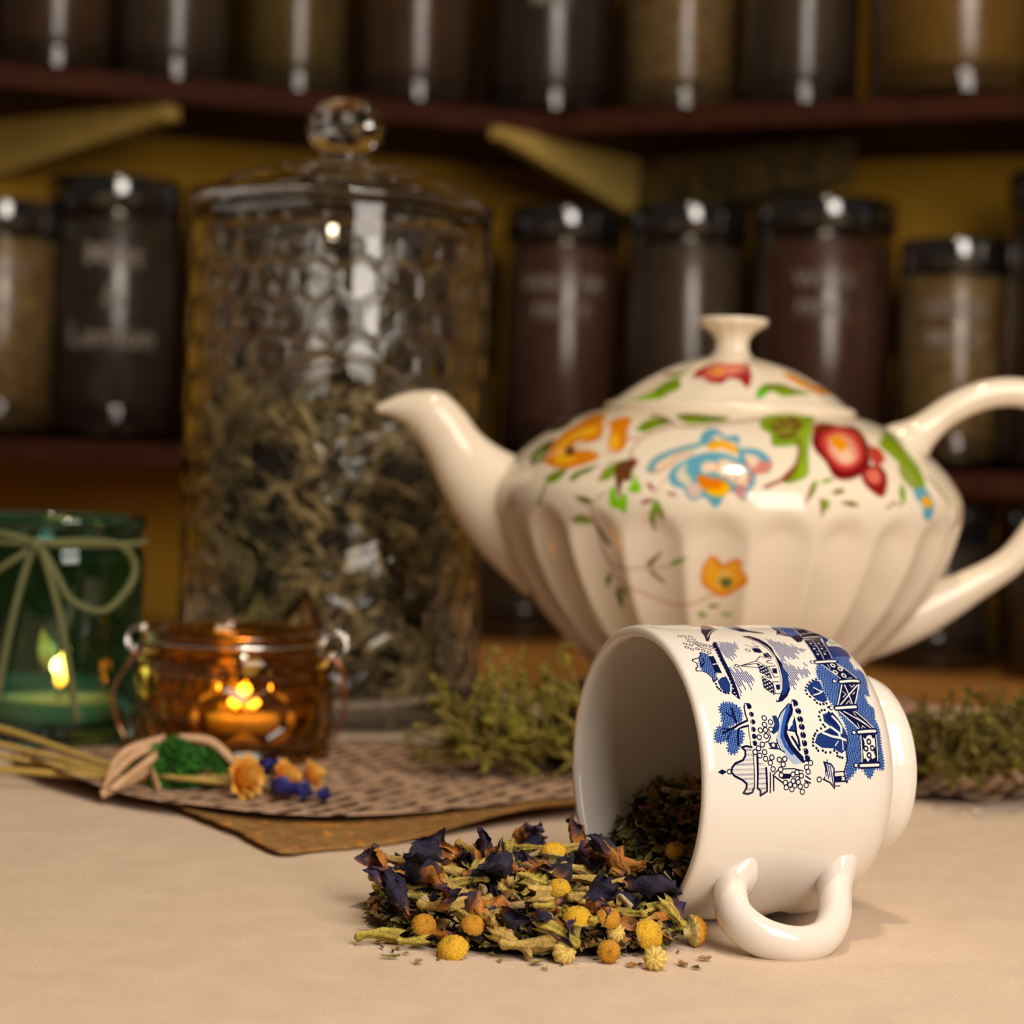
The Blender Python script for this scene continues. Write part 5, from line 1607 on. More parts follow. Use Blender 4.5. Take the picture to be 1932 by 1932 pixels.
for pts, r in (([(-24, 82, 2.2), (-19, 80, 1.55), (-14.2, 77, .75), (-12, 76.2, .7)], .13), ([(-24, 80, 1.6), (-19, 79, 1.15), (-14.5, 77, .6), (-12, 76.1, .6)], .11),
               ([(-24, 79.5, 1.1), (-19, 78.5, .8), (-14.5, 76.8, .5), (-12, 76, .5)], .11), ([(-24, 76.8, .78), (-19, 76.4, .66), (-14.4, 75.8, .55), (-12, 75.7, .55)], .13),
               ([(-12.4, 75, .8), (-11, 74.5, .8), (-9.6, 74.2, .75)], .1), ([(-12, 75.5, .7), (-9.5, 75.2, .8), (-8.0, 75, .8)], .1), ([(-12, 76, .8), (-9, 75.8, .9), (-7.2, 75.6, .85)], .09)):
    mk('stem', *tube(curve_pts(bq_pts(pts), 6), r, 8), M['straw'], bq)
for pts in ([(-12.2, 75.8, 1.9), (-13.2, 75.2, 1.45), (-13.7, 74.4, .9), (-13.9, 73.6, .55), (-13.8, 73.4, .4)], [(-12.2, 75.8, 1.9), (-12.6, 75.2, 1.1), (-13.3, 74, .6), (-13.9, 73.1, .4)],
            [(-12.3, 75.7, 1.7), (-12.5, 75, 1.0), (-12.1, 74, .5)], [(-12.2, 75.7, 2.05), (-13.5, 75.3, 1.6), (-13.9, 74.3, .8), (-13.8, 73.4, .45), (-13.4, 73.4, .7), (-12.3, 75.2, 1.6)], [(-11.8, 76.0, 2.05), (-10.6, 75.9, 1.95), (-9.6, 75.4, 1.2)], [(-11.6, 76.2, 2.0), (-10.8, 76.2, 1.8), (-9.9, 75.8, 1.3), (-9.2, 75.2, .8)]):
    cp = curve_pts(bq_pts(pts), 6)
    mk('raffia_ribbon', *tube(cp, [(.05, .15)] * len(cp), 8, True, up=(0, .5, .9)), M['raffia'], bq)
# moss tuft
M['moss_vivid'] = vcol_mat('vivid_moss', .8, 1500, .4, .3)
M['moss'] = vcol_mat('dry_moss', .85, 1500, .45, .4)


def blades(rg, n, centre, rad, ln, wd, c0, c1):
    V, F, C = [], [], []
    for k in range(n):
        d = Vector((rg.gauss(0, 1), rg.gauss(0, 1), rg.gauss(0, 1) + .2)).normalized()
        rr = rg.uniform(.55, 1)
        p = Vector(centre) + Vector((d.x * rad[0], d.y * rad[1], d.z * rad[2])) * rr
        q = (d + Vector((rg.gauss(0, .7), rg.gauss(0, .7), rg.gauss(0, .7)))).normalized()
        s_ = q.orthogonal().normalized() * wd
        f = rg.random()
        cc = [c0[i] + (c1[i] - c0[i]) * f for i in range(3)]
        o = len(V)
        l_ = ln * rg.uniform(.6, 1.3)
        V += [tuple(p), tuple(p + q * l_ * .5 + s_), tuple(p + q * l_), tuple(p + q * l_ * .5 - s_)]
        C += [cc] * 4
        F.append((o, o + 1, o + 2, o + 3))
    return V, F, C


rg = random.Random(11)
V, F, C_ = [], [], []
for c, rad, n in (((-.85, -.5, .65), (.75, .7, .85), 800), ((.1, -.1, .6), (.8, .6, .55), 500), ((-2.0, .5, .5), (.7, .5, .4), 350)):
    v, f, cc = blades(rg, n, c, rad, .42, .07, (.012, .08, .006), (.055, .27, .018))
    F += [tuple(i + len(V) for i in q) for q in f]
    V += v
    C_ += cc
o = mk('moss_tuft', V, F, M['moss_vivid'], bq, vcol=C_)
o['kind'] = 'stuff'
M['papery'] = vcol_mat('papery_petal', .6, 900, .25, .3)
M['blue_petal'] = vcol_mat('blue_petal', .7, 900, .4, .3)


def blossom(r, npet, rows, c0, c1, seed):
    """cup of pointed petals opening along +Z"""
    rg = random.Random(seed)
    V, F, C = [], [], []
    for row in range(rows):
        k = row / max(1, rows - 1)
        op = .25 + .95 * k
        for i in range(npet):
            a = 2 * PI * (i + .5 * (row % 2)) / npet + rg.uniform(-.1, .1)
            o = len(V)
            for s in range(5):
                t = s / 4
                el = op * (t ** .8)
                rad = r * (.12 + .9 * math.sin(el) * (.55 + .45 * k) * t ** .5)
                z = r * 1.25 * t * math.cos(el * .8) * (.8 + .2 * (1 - k))
                wdt = r * .30 * math.sin(PI * (.15 + .8 * t)) ** .8
                for q in (-1, 0, 1):
                    V.append((rad * math.cos(a) - q * wdt * math.sin(a), rad * math.sin(a) + q * wdt * math.cos(a), z - abs(q) * .0 + (1 - abs(q)) * -.06 * r))
                    C.append([c0[j] + (c1[j] - c0[j]) * t for j in range(3)])
            for s in range(4):
                for q in range(2):
                    b_ = o + s * 3 + q
                    F.append((b_, b_ + 1, b_ + 4, b_ + 3))
    return V, F, C


for (x, y, z), rot, r in (((-9.45, 74.0, .95), (1.35, .35, .9), .92), ((-8.1, 74.6, .85), (1.2, 0, 1.2), .75), ((-7.2, 75.2, .9), (1.2, .1, 1.4), .62)):
    v, f, c = blossom(r, 9, 4, (1.0, .46, .02), (1.0, .60, .12), int(r * 100))
    mk('yellow_flower', v, f, M['papery'], bq, Vector((x, y, z)) - B0, rot, vcol=c)
for (x, y, z), r in (((-8.75, 75.3, 1.0), .46), ((-8.1, 75.3, 1.0), .46), ((-7.95, 73.3, .6), .56), ((-6.75, 73.5, .6), .56), ((-6.1, 73.6, .55), .42), ((-7.2, 73.4, .65), .4)):
    v, f, c = blossom(r, 6, 3, (.012, .012, .06), (.05, .055, .36), int(r * 1000) + int(x * 10))
    mk('blue_flower', v, f, M['blue_petal'], bq, Vector((x, y, z)) - B0, (rg.uniform(.3, 1.4), 0, rg.uniform(0, 6)), vcol=c)

# ------------------------------------------------------------------ moss clumps
def sprig(seed, c0, c1, twig):
    rg = random.Random(seed)
    V, F, C = [], [], []
    Ln = rg.uniform(2.2, 3.6)
    ax = Vector((1, 0, rg.uniform(.1, .5))).normalized()
    P = [Vector((0, 0, 0))]
    d = ax.copy()
    for i in range(14):
        d = (d + Vector((rg.gauss(0, .30), rg.gauss(0, .36), rg.gauss(-.02, .30)))).normalized()
        P.append(P[-1] + d * Ln / 14)
    v, f = tube(P, [.07 * (1 - .5 * i / 14) for i in range(15)], 5)
    V += v
    F += f
    C += [twig] * len(v)
    for i in range(1, 15):
        for k in range(14):
            dr = Vector((rg.gauss(0, 1), rg.gauss(0, 1), rg.gauss(0, 1)))
            t = (P[i] - P[i - 1]).normalized()
            dr = (dr - t * dr.dot(t)).normalized()
            q = (dr + t * rg.uniform(.2, 1.0)).normalized()
            s_ = q.cross(t).normalized() * .045 if q.cross(t).length > .1 else Vector((0, 0, .04))
            p = P[i] + (P[i - 1] - P[i]) * rg.random()
            l_ = rg.uniform(.10, .27)
            fr = rg.random()
            cc = [c0[j] + (c1[j] - c0[j]) * fr for j in range(3)]
            o = len(V)
            V += [tuple(p), tuple(p + q * l_ * .45 + s_), tuple(p + q * l_), tuple(p + q * l_ * .45 - s_)]
            C += [cc] * 4
            F.append((o, o + 1, o + 2, o + 3))
    return V, F, C


def moss(label, loc, ext, n, c0, c1, twig, seed, extra=()):
    t = thing('moss_clump', label, 'moss', loc)
    rg = random.Random(seed)
    ms = []
    for k in range(7):
        dull = .55 + .45 * rg.random()
        v, f, c = sprig(seed + k, [x * dull for x in c0], [x * dull for x in c1], twig)
        ms.append(meshdata('sprig', v, f, M['moss'], vcol=c))
    for k in range(n):
        x, y = rg.uniform(-1, 1), rg.uniform(-1, 1)
        hmax = math.sqrt(max(.05, 1 - x * x * .9)) * (1 - .4 * abs(y))
        link('sprig', ms[rg.randrange(7)], t, (x * ext[0], y * ext[1], .40 + rg.random() ** .8 * ext[2] * hmax), (rg.uniform(-.5, .5), rg.uniform(-1.0, .12), rg.uniform(0, 6.28)))
    for p, rot in extra:
        link('sprig', ms[rg.randrange(7)], t, p, rot)
    return t


moss('loose yellow-green moss clump left of the tipped cup, in front of the wood slice', (.9, 78.6, .35), (2.6, 1.4, 2.1), 110, (.15, .15, .014), (.58, .52, .06), (.42, .30, .07), 100,
     [((-2.2, -.4, 1.4), (0, -.1, 2.75)), ((-1.6, .2, 1.9), (0, -1.4, 2.4)), ((.5, 0, 2.4), (0, -1.3, 1.0)), ((1.6, .3, 2.6), (.2, -1.2, .4)), ((-2.4, -.8, .5), (0, .05, 2.9))])
moss('olive moss clump at the right, behind the foot of the tipped cup', (18.6, 77.0, .35), (2.6, 1.3, 2.5), 115, (.13, .12, .014), (.48, .41, .05), (.22, .13, .04), 300,
     [((.4, 0, 2.2), (0, -1.2, .3)), ((.9, 0, 2.0), (0, -1.35, 1.2)), ((2.2, -.4, .9), (0, -.5, .2)), ((-2.2, -.5, 1.6), (0, -.9, 2.0))])

# ------------------------------------------------------------------ spilled herbal tea
def mixc(a, b, t):
    t = min(1, max(0, t))
    return [a[i] + (b[i] - a[i]) * t for i in range(3)]


INDIGO, PLUM, OCHRE, SAGE, TANC = (.018, .014, .038), (.05, .03, .075), (.46, .17, .025), (.30, .27, .06), (.58, .38, .17)


def petal(Ln, wd, curl, bend, seed, tip=INDIGO, base=OCHRE, split=.4, crump=.22, nu=18, nv=12):
    """crumpled dried petal along +X"""
    V, F, C = [], [], []
    for i in range(nu + 1):
        s = i / nu
        wl = wd * (.22 + .78 * sst(0, .55, s)) * (1 - .55 * sst(.72, 1, s))
        for j in range(nv + 1):
            t = j / nv * 2 - 1
            a = t * curl
            y, z = wl * math.sin(a) / max(.2, curl), wl * (1 - math.cos(a)) / max(.2, curl)
            x = Ln * s * (1 - .10 * t * t * s) + (Ln * .10 * noise.noise(Vector((t * 5, seed * 2.7, 0))) if i >= nu - 1 else 0)
            z += bend * s * s
            d = noise.noise_vector(Vector((x * 1.6, y * 2.2, z * 1.2 + seed * 7.3)))
            e = noise.noise_vector(Vector((x * 4.5, y * 6, seed * 3.1)))
            k = .35 + .65 * s
            V.append((x + d.x * crump * k * .6, y + d.y * crump * k + e.y * crump * .3, z + d.z * crump * 1.5 * k + e.z * crump * .7 + .06 * math.sin(t * 13 + seed + 2 * s) * k))
            st = noise.noise(Vector((s * 2.2 + seed, t * 9, seed * 1.9)))
            q = sst(split - .14, split + .14, s + .22 * st)
            c = mixc(base, tip, q)
            f = 1 + .45 * noise.noise(Vector((s * 5, t * 16, seed)))
            C.append([max(.004, x_ * f) for x_ in c])
    w_ = nv + 1
    for i in range(nu):
        for j in range(nv):
            a = i * w_ + j
            F.append((a, a + 1, a + w_ + 1, a + w_))
    return V, F, C


def calyx(Ln, r, seed, c0=SAGE, c1=(.50, .42, .10), lobes=True):
    """ribbed dried calyx tube along -X with ragged sepals at the mouth (x=0)"""
    V, F, C = [], [], []
    nu, ns = 14, 20
    rg = random.Random(seed)
    b = rg.uniform(-.25, .25)
    for i in range(nu + 1):
        s = i / nu
        rr = r * (1.05 - .55 * sst(.1, .75, s) + (.26 * math.exp(-((s - .9) / .06) ** 2)))
        if s > .97: rr *= .45
        for k in range(ns):
            t = 2 * PI * k / ns
            q = 1 + .22 * math.cos(5 * t + seed + 2.2 * s) + .12 * math.cos(10 * t) + .34 * noise.noise(Vector((s * 5, math.cos(t) * 2 + seed, math.sin(t) * 2)))
            x = -Ln * s
            if i == 0: x += .22 * Ln * (max(0, math.cos(5 * t + seed)) ** 1.2)
            fl_ = .55
            V.append((x, rr * q * math.cos(t) * fl_ * 1.3, rr * q * math.sin(t) * fl_ + b * s * (1 - s) * 2))
            f = .5 + .5 * math.cos(5 * t + seed) * .6 + .5 * noise.noise(Vector((s * 6, t, seed)))
            C.append(mixc(c0, c1, f))
    for i in range(nu):
        for k in range(ns):
            k2 = (k + 1) % ns
            F.append((i * ns + k, i * ns + k2, (i + 1) * ns + k2, (i + 1) * ns + k))
    F.append(tuple(nu * ns + k for k in range(ns)))
    return V, F, C


def chamomile_head(r, seed, tall=1.0, c0=(.80, .42, .015), c1=(.92, .58, .04)):
    """domed disc of tiny florets, +Z up, underside at z=0"""
    V, F, C = [], [], []
    nz_, ns = 14, 30
    for i in range(nz_ + 1):
        a = PI / 2 * i / nz_
        for k in range(ns):
            t = 2 * PI * (k + .5 * (i % 2)) / ns
            g = 1 + (.05 if (i + k) % 2 else -.03) + .07 * noise.noise(Vector((math.cos(t) * 2, math.sin(t) * 2, a * 3 + seed)))
            V.append((r * g * math.cos(a) * math.cos(t), r * g * math.cos(a) * math.sin(t), r * g * tall * math.sin(a)))
            C.append(mixc(c0, c1, .5 + .5 * ((i + k) % 2) - .35 + .5 * noise.noise(Vector((t, a * 4, seed)))))
    for i in range(nz_):
        for k in range(ns):
            k2 = (k + 1) % ns
            F.append((i * ns + k, i * ns + k2, (i + 1) * ns + k2, (i + 1) * ns + k))
    F.append(tuple(nz_ * ns + k for k in range(ns)))
    return V, F, C


def receptacle(r, stalk, seed, bend=0.0):
    """pleated underside and short stalk below the disc"""
    V, F, C = [], [], []
    ns = 36
    prof_ = [(1.02, .04), (1.04, -.03), (.88, -.12), (.62, -.22), (.45, -.30), (.36, -.42), (.32, -.42 - stalk * .5), (.34, -.42 - stalk), (.15, -.46 - stalk)]
    for i, (rr, z) in enumerate(prof_):
        for k in range(ns):
            t = 2 * PI * k / ns
            pl = 1 + (.07 * math.cos(12 * t) if i < 5 else .06 * math.cos(5 * t))
            V.append((r * rr * pl * math.cos(t) + bend * r * max(0, i - 4) * .12, r * rr * pl * math.sin(t), r * z))
            C.append(mixc((.52, .40, .12), (.72, .58, .24), .5 + .5 * math.cos(12 * t) * (i < 5) + .25 * noise.noise(Vector((t, z, seed)))))
    for i in range(len(prof_) - 1):
        for k in range(ns):
            k2 = (k + 1) % ns
            F.append((i * ns + k, (i + 1) * ns + k, (i + 1) * ns + k2, i * ns + k2))
    return V, F, C


def pale_bud(r, seed):
    """ribbed pale yellow bud"""
    V, F, C = [], [], []
    ns, nu = 40, 14
    for i in range(nu + 1):
        a = -PI / 2 + PI * i / nu
        for k in range(ns):
            t = 2 * PI * k / ns
            rb = math.cos(10 * t + 1.2 * math.sin(a))
            g = 1 + .07 * rb * math.cos(a) - .25 * (1 if i == nu else 0)
            V.append((r * g * math.cos(a) * math.cos(t), r * g * math.cos(a) * math.sin(t), r * .86 * g * math.sin(a)))
            C.append(mixc((.62, .40, .05), (.92, .72, .24), .5 + .4 * rb + .3 * noise.noise(Vector((t, a, seed)))))
    for i in range(nu):
        for k in range(ns):
            k2 = (k + 1) % ns
            F.append((i * ns + k, i * ns + k2, (i + 1) * ns + k2, (i + 1) * ns + k))
    return V, F, C


def leaf(Ln, wd, seed, c0, c1, curl=.9, nu=8, nv=4):
    V, F, C = [], [], []
    rg = random.Random(seed)
    b = rg.uniform(-.5, .5)
    for i in range(nu + 1):
        s = i / nu
        wl = wd * math.sin(PI * (.06 + .9 * s)) ** .8
        for j in range(nv + 1):
            t = j / nv * 2 - 1
            d = noise.noise_vector(Vector((s * 3, t * 1.5, seed * 5.1)))
            V.append((Ln * (s - .5) + d.x * .06, wl * math.sin(t * curl) / curl + d.y * .06, wl * (1 - math.cos(t * curl)) / curl + b * Ln * (s - .5) ** 2 + d.z * .12))
            C.append(mixc(c0, c1, .5 + .6 * noise.noise(Vector((s * 4, t * 3, seed))) - (.35 if abs(t) < .2 else 0)))
    w_ = nv + 1
    for i in range(nu):
        for j in range(nv):
            a = i * w_ + j
            F.append((a, a + 1, a + w_ + 1, a + w_))
    return V, F, C


def stem(Ln, r, seed, c):
    rg = random.Random(seed)
    P = curve_pts([(Ln * (q / 4 - .5), rg.uniform(-.12, .12) * Ln, rg.uniform(-.06, .08) * Ln) for q in range(5)], 4)
    V, F = tube(P, [r * rg.uniform(.8, 1.2) for _ in P], 7)
    return V, F, [[x * rg.uniform(.7, 1.2) for x in c] for _ in V]


def chip(Ln, wd, seed, c):
    rg = random.Random(seed)
    V, F = box(-Ln / 2, Ln / 2, -wd / 2, wd / 2, -.06, .06, .025, 1)
    V = [tuple(Vector(v) + noise.noise_vector(Vector(v) * 2.5 + Vector((seed, 0, 0))) * .12) for v in V]
    return V, F, [[x * rg.uniform(.75, 1.15) for x in c] for _ in V]


M['petal'] = vcol_mat('dried_petal', .78, 1100, .45, .6)
M['floret'] = vcol_mat('yellow_floret', .8, 2200, .35, .9)
rgp = random.Random(21)
PM = []
for k in range(9):
    PM.append(meshdata('petal', *petal(rgp.uniform(1.2, 1.9), rgp.uniform(.45, .8), rgp.uniform(.8, 2.6), rgp.uniform(-.25, .5), k * 3 + 1,
                                       split=rgp.uniform(.25, .6), crump=rgp.uniform(.18, .32))[:2], M['petal'],
                       vcol=petal(1, 1, 1, 0, k * 3 + 1, split=(.36, .62, .5, .15, .8, .55, .3, .7, .1)[k], tip=(INDIGO, PLUM, INDIGO)[k % 3])[2]))
CM = [meshdata('calyx', *calyx(rgp.uniform(.9, 1.4), rgp.uniform(.24, .33), k, (.27, .20, .03) if k % 2 else (.36, .24, .05), (.60, .46, .075) if k % 2 else (.66, .44, .12))[:2], M['herb'],
               vcol=calyx(1, .3, k, (.27, .20, .03) if k % 2 else (.36, .24, .05), (.60, .46, .075) if k % 2 else (.66, .44, .12))[2]) for k in range(6)]


def put(o, p, yaw, pitch=0.0, roll=0.0, s=1.0):
    o.location = Vector(p) * S
    o.rotation_euler = (Matrix.Rotation(yaw, 3, 'Z') @ Matrix.Rotation(-pitch, 3, 'Y') @ Matrix.Rotation(roll, 3, 'X')).to_euler()
    o.scale = (s, s, s)
    return o


def pea_flower(k, c, p, yaw, pitch=0, roll=0, s=1.0, label=None, group=None, second=None):
    t = thing('butterfly_pea_flower', label, 'dried flower', group=group)
    link('petal', PM[k], t)
    if second is not None: link('petal', PM[second], t, (.05, 0, .04), (.9, 0, .3))
    if c is not None: link('calyx', CM[c], t, (.12, 0, 0))
    return put(t, p, yaw, pitch, roll, s)


def heap(x, y):
    q = ((x - 1) / 4.5) ** 2 + ((y - 54.6) / 4.2) ** 2
    return 1.75 * max(0, 1 - q) ** .42


# loose dark crumbs that fill the heap (outside and inside the cup)
A2, B2 = Vector((math.cos(CA), math.sin(CA), 0)), Vector((-math.sin(CA), math.cos(CA), 0))


def floor_in(b):
    return 4.0 - math.sqrt(max(0.01, 3.6 ** 2 - b * b))


def heap_in(a, b):
    return min(3.15, 1.5 + .72 * max(-.4, a)) + .12 * math.sin(b * 2.1)


def in_cup(a, b, z):
    p = CUP0 + A2 * a + B2 * b
    return Vector((p.x, p.y, z))


crumb_c = [(.05, .04, .015), (.10, .075, .02), (.17, .13, .04), (.03, .022, .03), (.24, .12, .03), (.30, .24, .08)]
crumbs = [leaf(rgp.uniform(.3, .55), rgp.uniform(.07, .16), k, crumb_c[k % 6], [min(1, x * 1.9) for x in crumb_c[k % 6]], nu=3, nv=2) for k in range(12)]
xf = []
for k in range(2100):
    a, rr = rgp.uniform(0, 2 * PI), math.sqrt(rgp.random()) if k < 1300 else rgp.uniform(.86, 1.0)
    x, y = 1 + 4.45 * rr * math.cos(a), 54.6 + 4.15 * rr * math.sin(a)
    z = heap(x, y) * rgp.uniform(.45, .86)
    if (Vector((x, y, 4)) - CUP0).dot(A2) > -.1: continue
    xf.append((rgp.randrange(12), Matrix.Translation((x, y, max(.06, z))) @ Euler((rgp.uniform(-.7, .7), rgp.uniform(-.7, .7), rgp.uniform(0, 6.28))).to_matrix().to_4x4()))
for k in range(1300):
    a, b = rgp.uniform(-.3, 4.6), rgp.uniform(-3.3, 3.3)
    lo_, hi_ = floor_in(b), heap_in(a, b)
    if hi_ < lo_ + .1: continue
    z = hi_ - rgp.random() ** 2 * .5
    if (z - 4) ** 2 + b * b > 3.45 ** 2: continue
    xf.append((rgp.randrange(12), Matrix.Translation(in_cup(a, b, z)) @ Euler((rgp.uniform(-.7, .7), rgp.uniform(-1.0, .3), rgp.uniform(0, 6.28))).to_matrix().to_4x4()))
for k in range(40):
    x, y = rgp.uniform(-4.2, 5.8), rgp.uniform(49.2, 51.6)
    if ((x - 1) / 5.6) ** 2 + ((y - 54.6) / 5.5) ** 2 < 1:
        xf.append((rgp.randrange(12), Matrix.Translation((x, y, .05)) @ Euler((0, 0, rgp.uniform(0, 6.28))).to_matrix().to_4x4() @ Matrix.Scale(.5, 4)))
V, F, C_ = scatter(crumbs, xf)
V = [tuple(v) for v in V]
C_ = [list(c) for c in C_]
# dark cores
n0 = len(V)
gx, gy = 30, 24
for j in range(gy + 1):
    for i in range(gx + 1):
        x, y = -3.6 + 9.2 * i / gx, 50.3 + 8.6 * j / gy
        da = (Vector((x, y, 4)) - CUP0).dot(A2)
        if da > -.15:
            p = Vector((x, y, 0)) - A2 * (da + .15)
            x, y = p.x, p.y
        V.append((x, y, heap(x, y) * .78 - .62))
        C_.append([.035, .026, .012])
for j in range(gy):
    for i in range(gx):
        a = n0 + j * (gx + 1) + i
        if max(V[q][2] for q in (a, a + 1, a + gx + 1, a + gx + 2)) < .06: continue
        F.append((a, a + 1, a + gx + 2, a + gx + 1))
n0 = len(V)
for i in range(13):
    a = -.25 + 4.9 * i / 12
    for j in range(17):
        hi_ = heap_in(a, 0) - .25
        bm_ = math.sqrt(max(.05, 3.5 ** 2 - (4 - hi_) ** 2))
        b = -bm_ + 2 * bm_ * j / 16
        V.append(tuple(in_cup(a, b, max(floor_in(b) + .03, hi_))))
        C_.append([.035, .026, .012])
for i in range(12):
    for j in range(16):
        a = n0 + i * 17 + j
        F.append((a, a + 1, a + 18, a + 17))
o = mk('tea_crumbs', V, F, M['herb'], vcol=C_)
tag(o, 'fine dark crumbs of herbal tea filling the spilled heap and the tipped cup', 'tea', kind='stuff')

# butterfly pea flowers: the ones that stand out, then the rest of the heap
for k, c, p, yaw, pit, rol, s, sec, lb in (
        (0, 1, (.75, 52.5, 1.55), PI + .1, .15, .9, 1.05, None, 'large orange-throated dark pea flower on top of the heap, calyx to its right'),
        (1, None, (3.3, 52.7, 1.75), 2.4, .5, .6, .85, 2, 'crumpled purple and orange pea flower on the heap next to the cup mouth'),
        (3, None, (-2.3, 51.75, .62), 2.2, .5, 1.4, .8, 3, 'grey-blue folded pea petal at the left end of the heap'),
        (4, 0, (-1.0, 51.6, 1.1), .1, .05, 2.4, 1.1, None, 'long rolled brown pea flower across the left of the heap'),
        (4, None, (3.9, 54.0, 1.75), PI + .15, -.02, .5, 1.3, None, 'long rusty orange pea petal lying just in front of the cup mouth'),
        (8, None, (2.0, 51.6, 1.15), .4, .5, 1.2, .9, None, 'violet crumpled petal standing behind the mushroom shaped chamomile'),
        (7, 2, (.0, 50.6, .5), 2.6, .35, 1.0, .85, None, 'looped ochre and black pea flower at the front edge of the heap'),
        (2, 3, (-1.9, 51.0, .28), .2, .05, .3, .8, None, 'green calyxed pea flower lying on the cloth at the far left front'),
        (6, None, (-.75, 50.75, .4), 1.2, .4, 1.5, .9, 3, 'near black crumpled petal behind the lone chamomile head'),
        (5, 4, (-1.2, 52.2, 1.25), PI - .4, .1, .2, 1.05, None, 'olive calyxed pea flower leaning left on the upper left of the heap'),
        (6, None, (-.35, 54.1, 1.75), 1.9, .9, 0, .7, None, 'dark petal sticking up at the top of the heap')):
    pea_flower(k, c, p, yaw, pit, rol, s, lb, None, sec)
cnt = 0
while cnt < 80:
    a, rr = rgp.uniform(PI * .85, PI * 2.1), math.sqrt(rgp.uniform(.05, .93))
    x, y = 1 + 4.3 * rr * math.cos(a), 54.6 + 4.0 * rr * math.sin(a)
    if rgp.random() < .25: y = rgp.uniform(53.5, 57.5)
    if (Vector((x, y, 4)) - CUP0).dot(A2) > -1.0 or heap(x, y) < .3: continue
    z = max(.2, heap(x, y) * rgp.uniform(.72, 1.0))
    pea_flower(rgp.randrange(9), rgp.choice([None, 0, 1, 2, 3, 4, 5]), (x, y, z), rgp.uniform(0, 6.28), rgp.uniform(-.35, .4), rgp.uniform(0, 6.28), rgp.uniform(.65, 1.05),
               'dried butterfly pea flower, dark petals and sage calyx, in the spilled heap', 'butterfly pea flowers in the heap')
    cnt += 1

# loose calyxes
for c, p, yaw, pit, s, lb in ((1, (-2.5, 51.45, .2), .25, -.02, 1.0, 'sage calyx lying on the cloth at the left tip of the heap'), (5, (.2, 54.3, 2.15), 1.3, 1.35, .75, 'green calyx standing upright on top of the heap'),
                              (3, (4.2, 52.3, 1.1), 2.5, .6, .95, 'pale green calyx leaning beside the cup rim'), (1, (1.1, 50.5, .85), PI - .5, .35, 1.0, 'ribbed yellow-green calyx left of the mushroom shaped chamomile'),
                              (2, (1.35, 50.3, .5), .1, 0.05, .95, 'ochre calyx lying low at the front of the heap'), (0, (-2.0, 53.3, 1.25), PI - .3, .1, .9, 'olive calyx at the upper left edge of the heap'),
                              (4, (.9, 51.4, 1.35), PI + .2, .05, 1.1, 'long tan calyx across the middle of the heap')):
    o = tag(link('calyx', CM[c]), lb, 'dried calyx')
    put(o, p, yaw, pit, rgp.uniform(0, 6), s)
cnt = 0
while cnt < 36:
    x, y = rgp.uniform(-3.2, 5.2), rgp.uniform(50.4, 56.5)
    if (Vector((x, y, 4)) - CUP0).dot(A2) > -.3 or heap(x, y) < .25: continue
    o = tag(link('calyx', CM[rgp.randrange(6)]), 'dried sage-yellow calyx mixed into the spilled heap', 'dried calyx', 'loose calyxes in the heap')
    put(o, (x, y, max(.2, heap(x, y) * rgp.uniform(.8, 1.06))), rgp.uniform(0, 6.28), rgp.uniform(-.3, .4), rgp.uniform(0, 6), rgp.uniform(.55, .95))
    cnt += 1

# chamomile
HM = [meshdata('disc', *chamomile_head(.36, k, .95, *(((.80, .42, .015), (.92, .58, .04)) if k < 2 else ((.66, .28, .015), (.82, .42, .03))))[:2], M['floret'],
               vcol=chamomile_head(.36, k, 1, *(((.80, .42, .015), (.92, .58, .04)) if k < 2 else ((.66, .28, .015), (.82, .42, .03))))[2]) for k in range(4)]
RMS = [meshdata('receptacle', *receptacle(.36, st, k, bn)[:2], M['petal'], vcol=receptacle(.36, st, k, bn)[2]) for k, (st, bn) in enumerate(((1.3, 0), (.25, 0), (.8, .5)))]
BUD = meshdata('bud', *pale_bud(.30, 3)[:2], M['petal'], vcol=pale_bud(.30, 3)[2])
SLEN = meshdata('stalk', *stem(1.6, .055, 4, (.42, .36, .09))[:2], M['herb'], vcol=stem(1.6, .055, 4, (.42, .36, .09))[2])


def chamomile(h, r, p, tilt, yaw, s, label, group=None, stalk=None):
    t = thing('chamomile_flower', label, 'chamomile', group=group)
    link('disc', HM[h], t)
    if r is not None: link('receptacle', RMS[r], t)
    if stalk: link('stalk', SLEN, t, (0, 0, -.9), (stalk, PI / 2, 0))
    t.location = Vector(p) * S
    t.rotation_euler = (Matrix.Rotation(yaw, 3, 'Z') @ Matrix.Rotation(tilt, 3, 'Y')).to_euler()
    t.scale = (s, s, s)
    return t


chamomile(0, 0, (1.98, 50.55, .98), .18, -.9, 1.0, 'mushroom shaped chamomile with pleated underside and stalk at the heap front')
chamomile(1, 1, (-1.08, 50.35, .16), .55, -2.0, 1.08, 'lone yellow chamomile head lying on the cloth left of centre')
chamomile(2, 1, (2.77, 50.3, .28), 1.3, -1.5, .78, 'small deep orange chamomile head on the cloth in front of the heap')
chamomile(0, 2, (3.75, 51.2, .5), 1.15, -.6, 1.12, 'big yellow chamomile beside the cup handle end of the heap', None, .2)
chamomile(3, 1, (5.0, 52.35, .40), 1.5, .35, 1.12, 'ochre chamomile with a stalk resting against the cup rim', None, 1.2)
chamomile(0, 1, (1.4, 53.8, 1.95), .3, 1.2, 1.0, 'yellow chamomile head perched on top of the heap')
chamomile(3, 1, (-1.85, 51.2, .55), .9, -1.2, .85, 'orange-brown chamomile at the left of the heap')
chamomile(0, 1, (1.53, 51.6, 1.5), .5, -1.4, .8, 'yellow chamomile half buried in the middle of the heap')
chamomile(2, 1, (2.75, 50.9, .95), .7, -.9, .85, 'amber chamomile dome right of the mushroom shaped one')
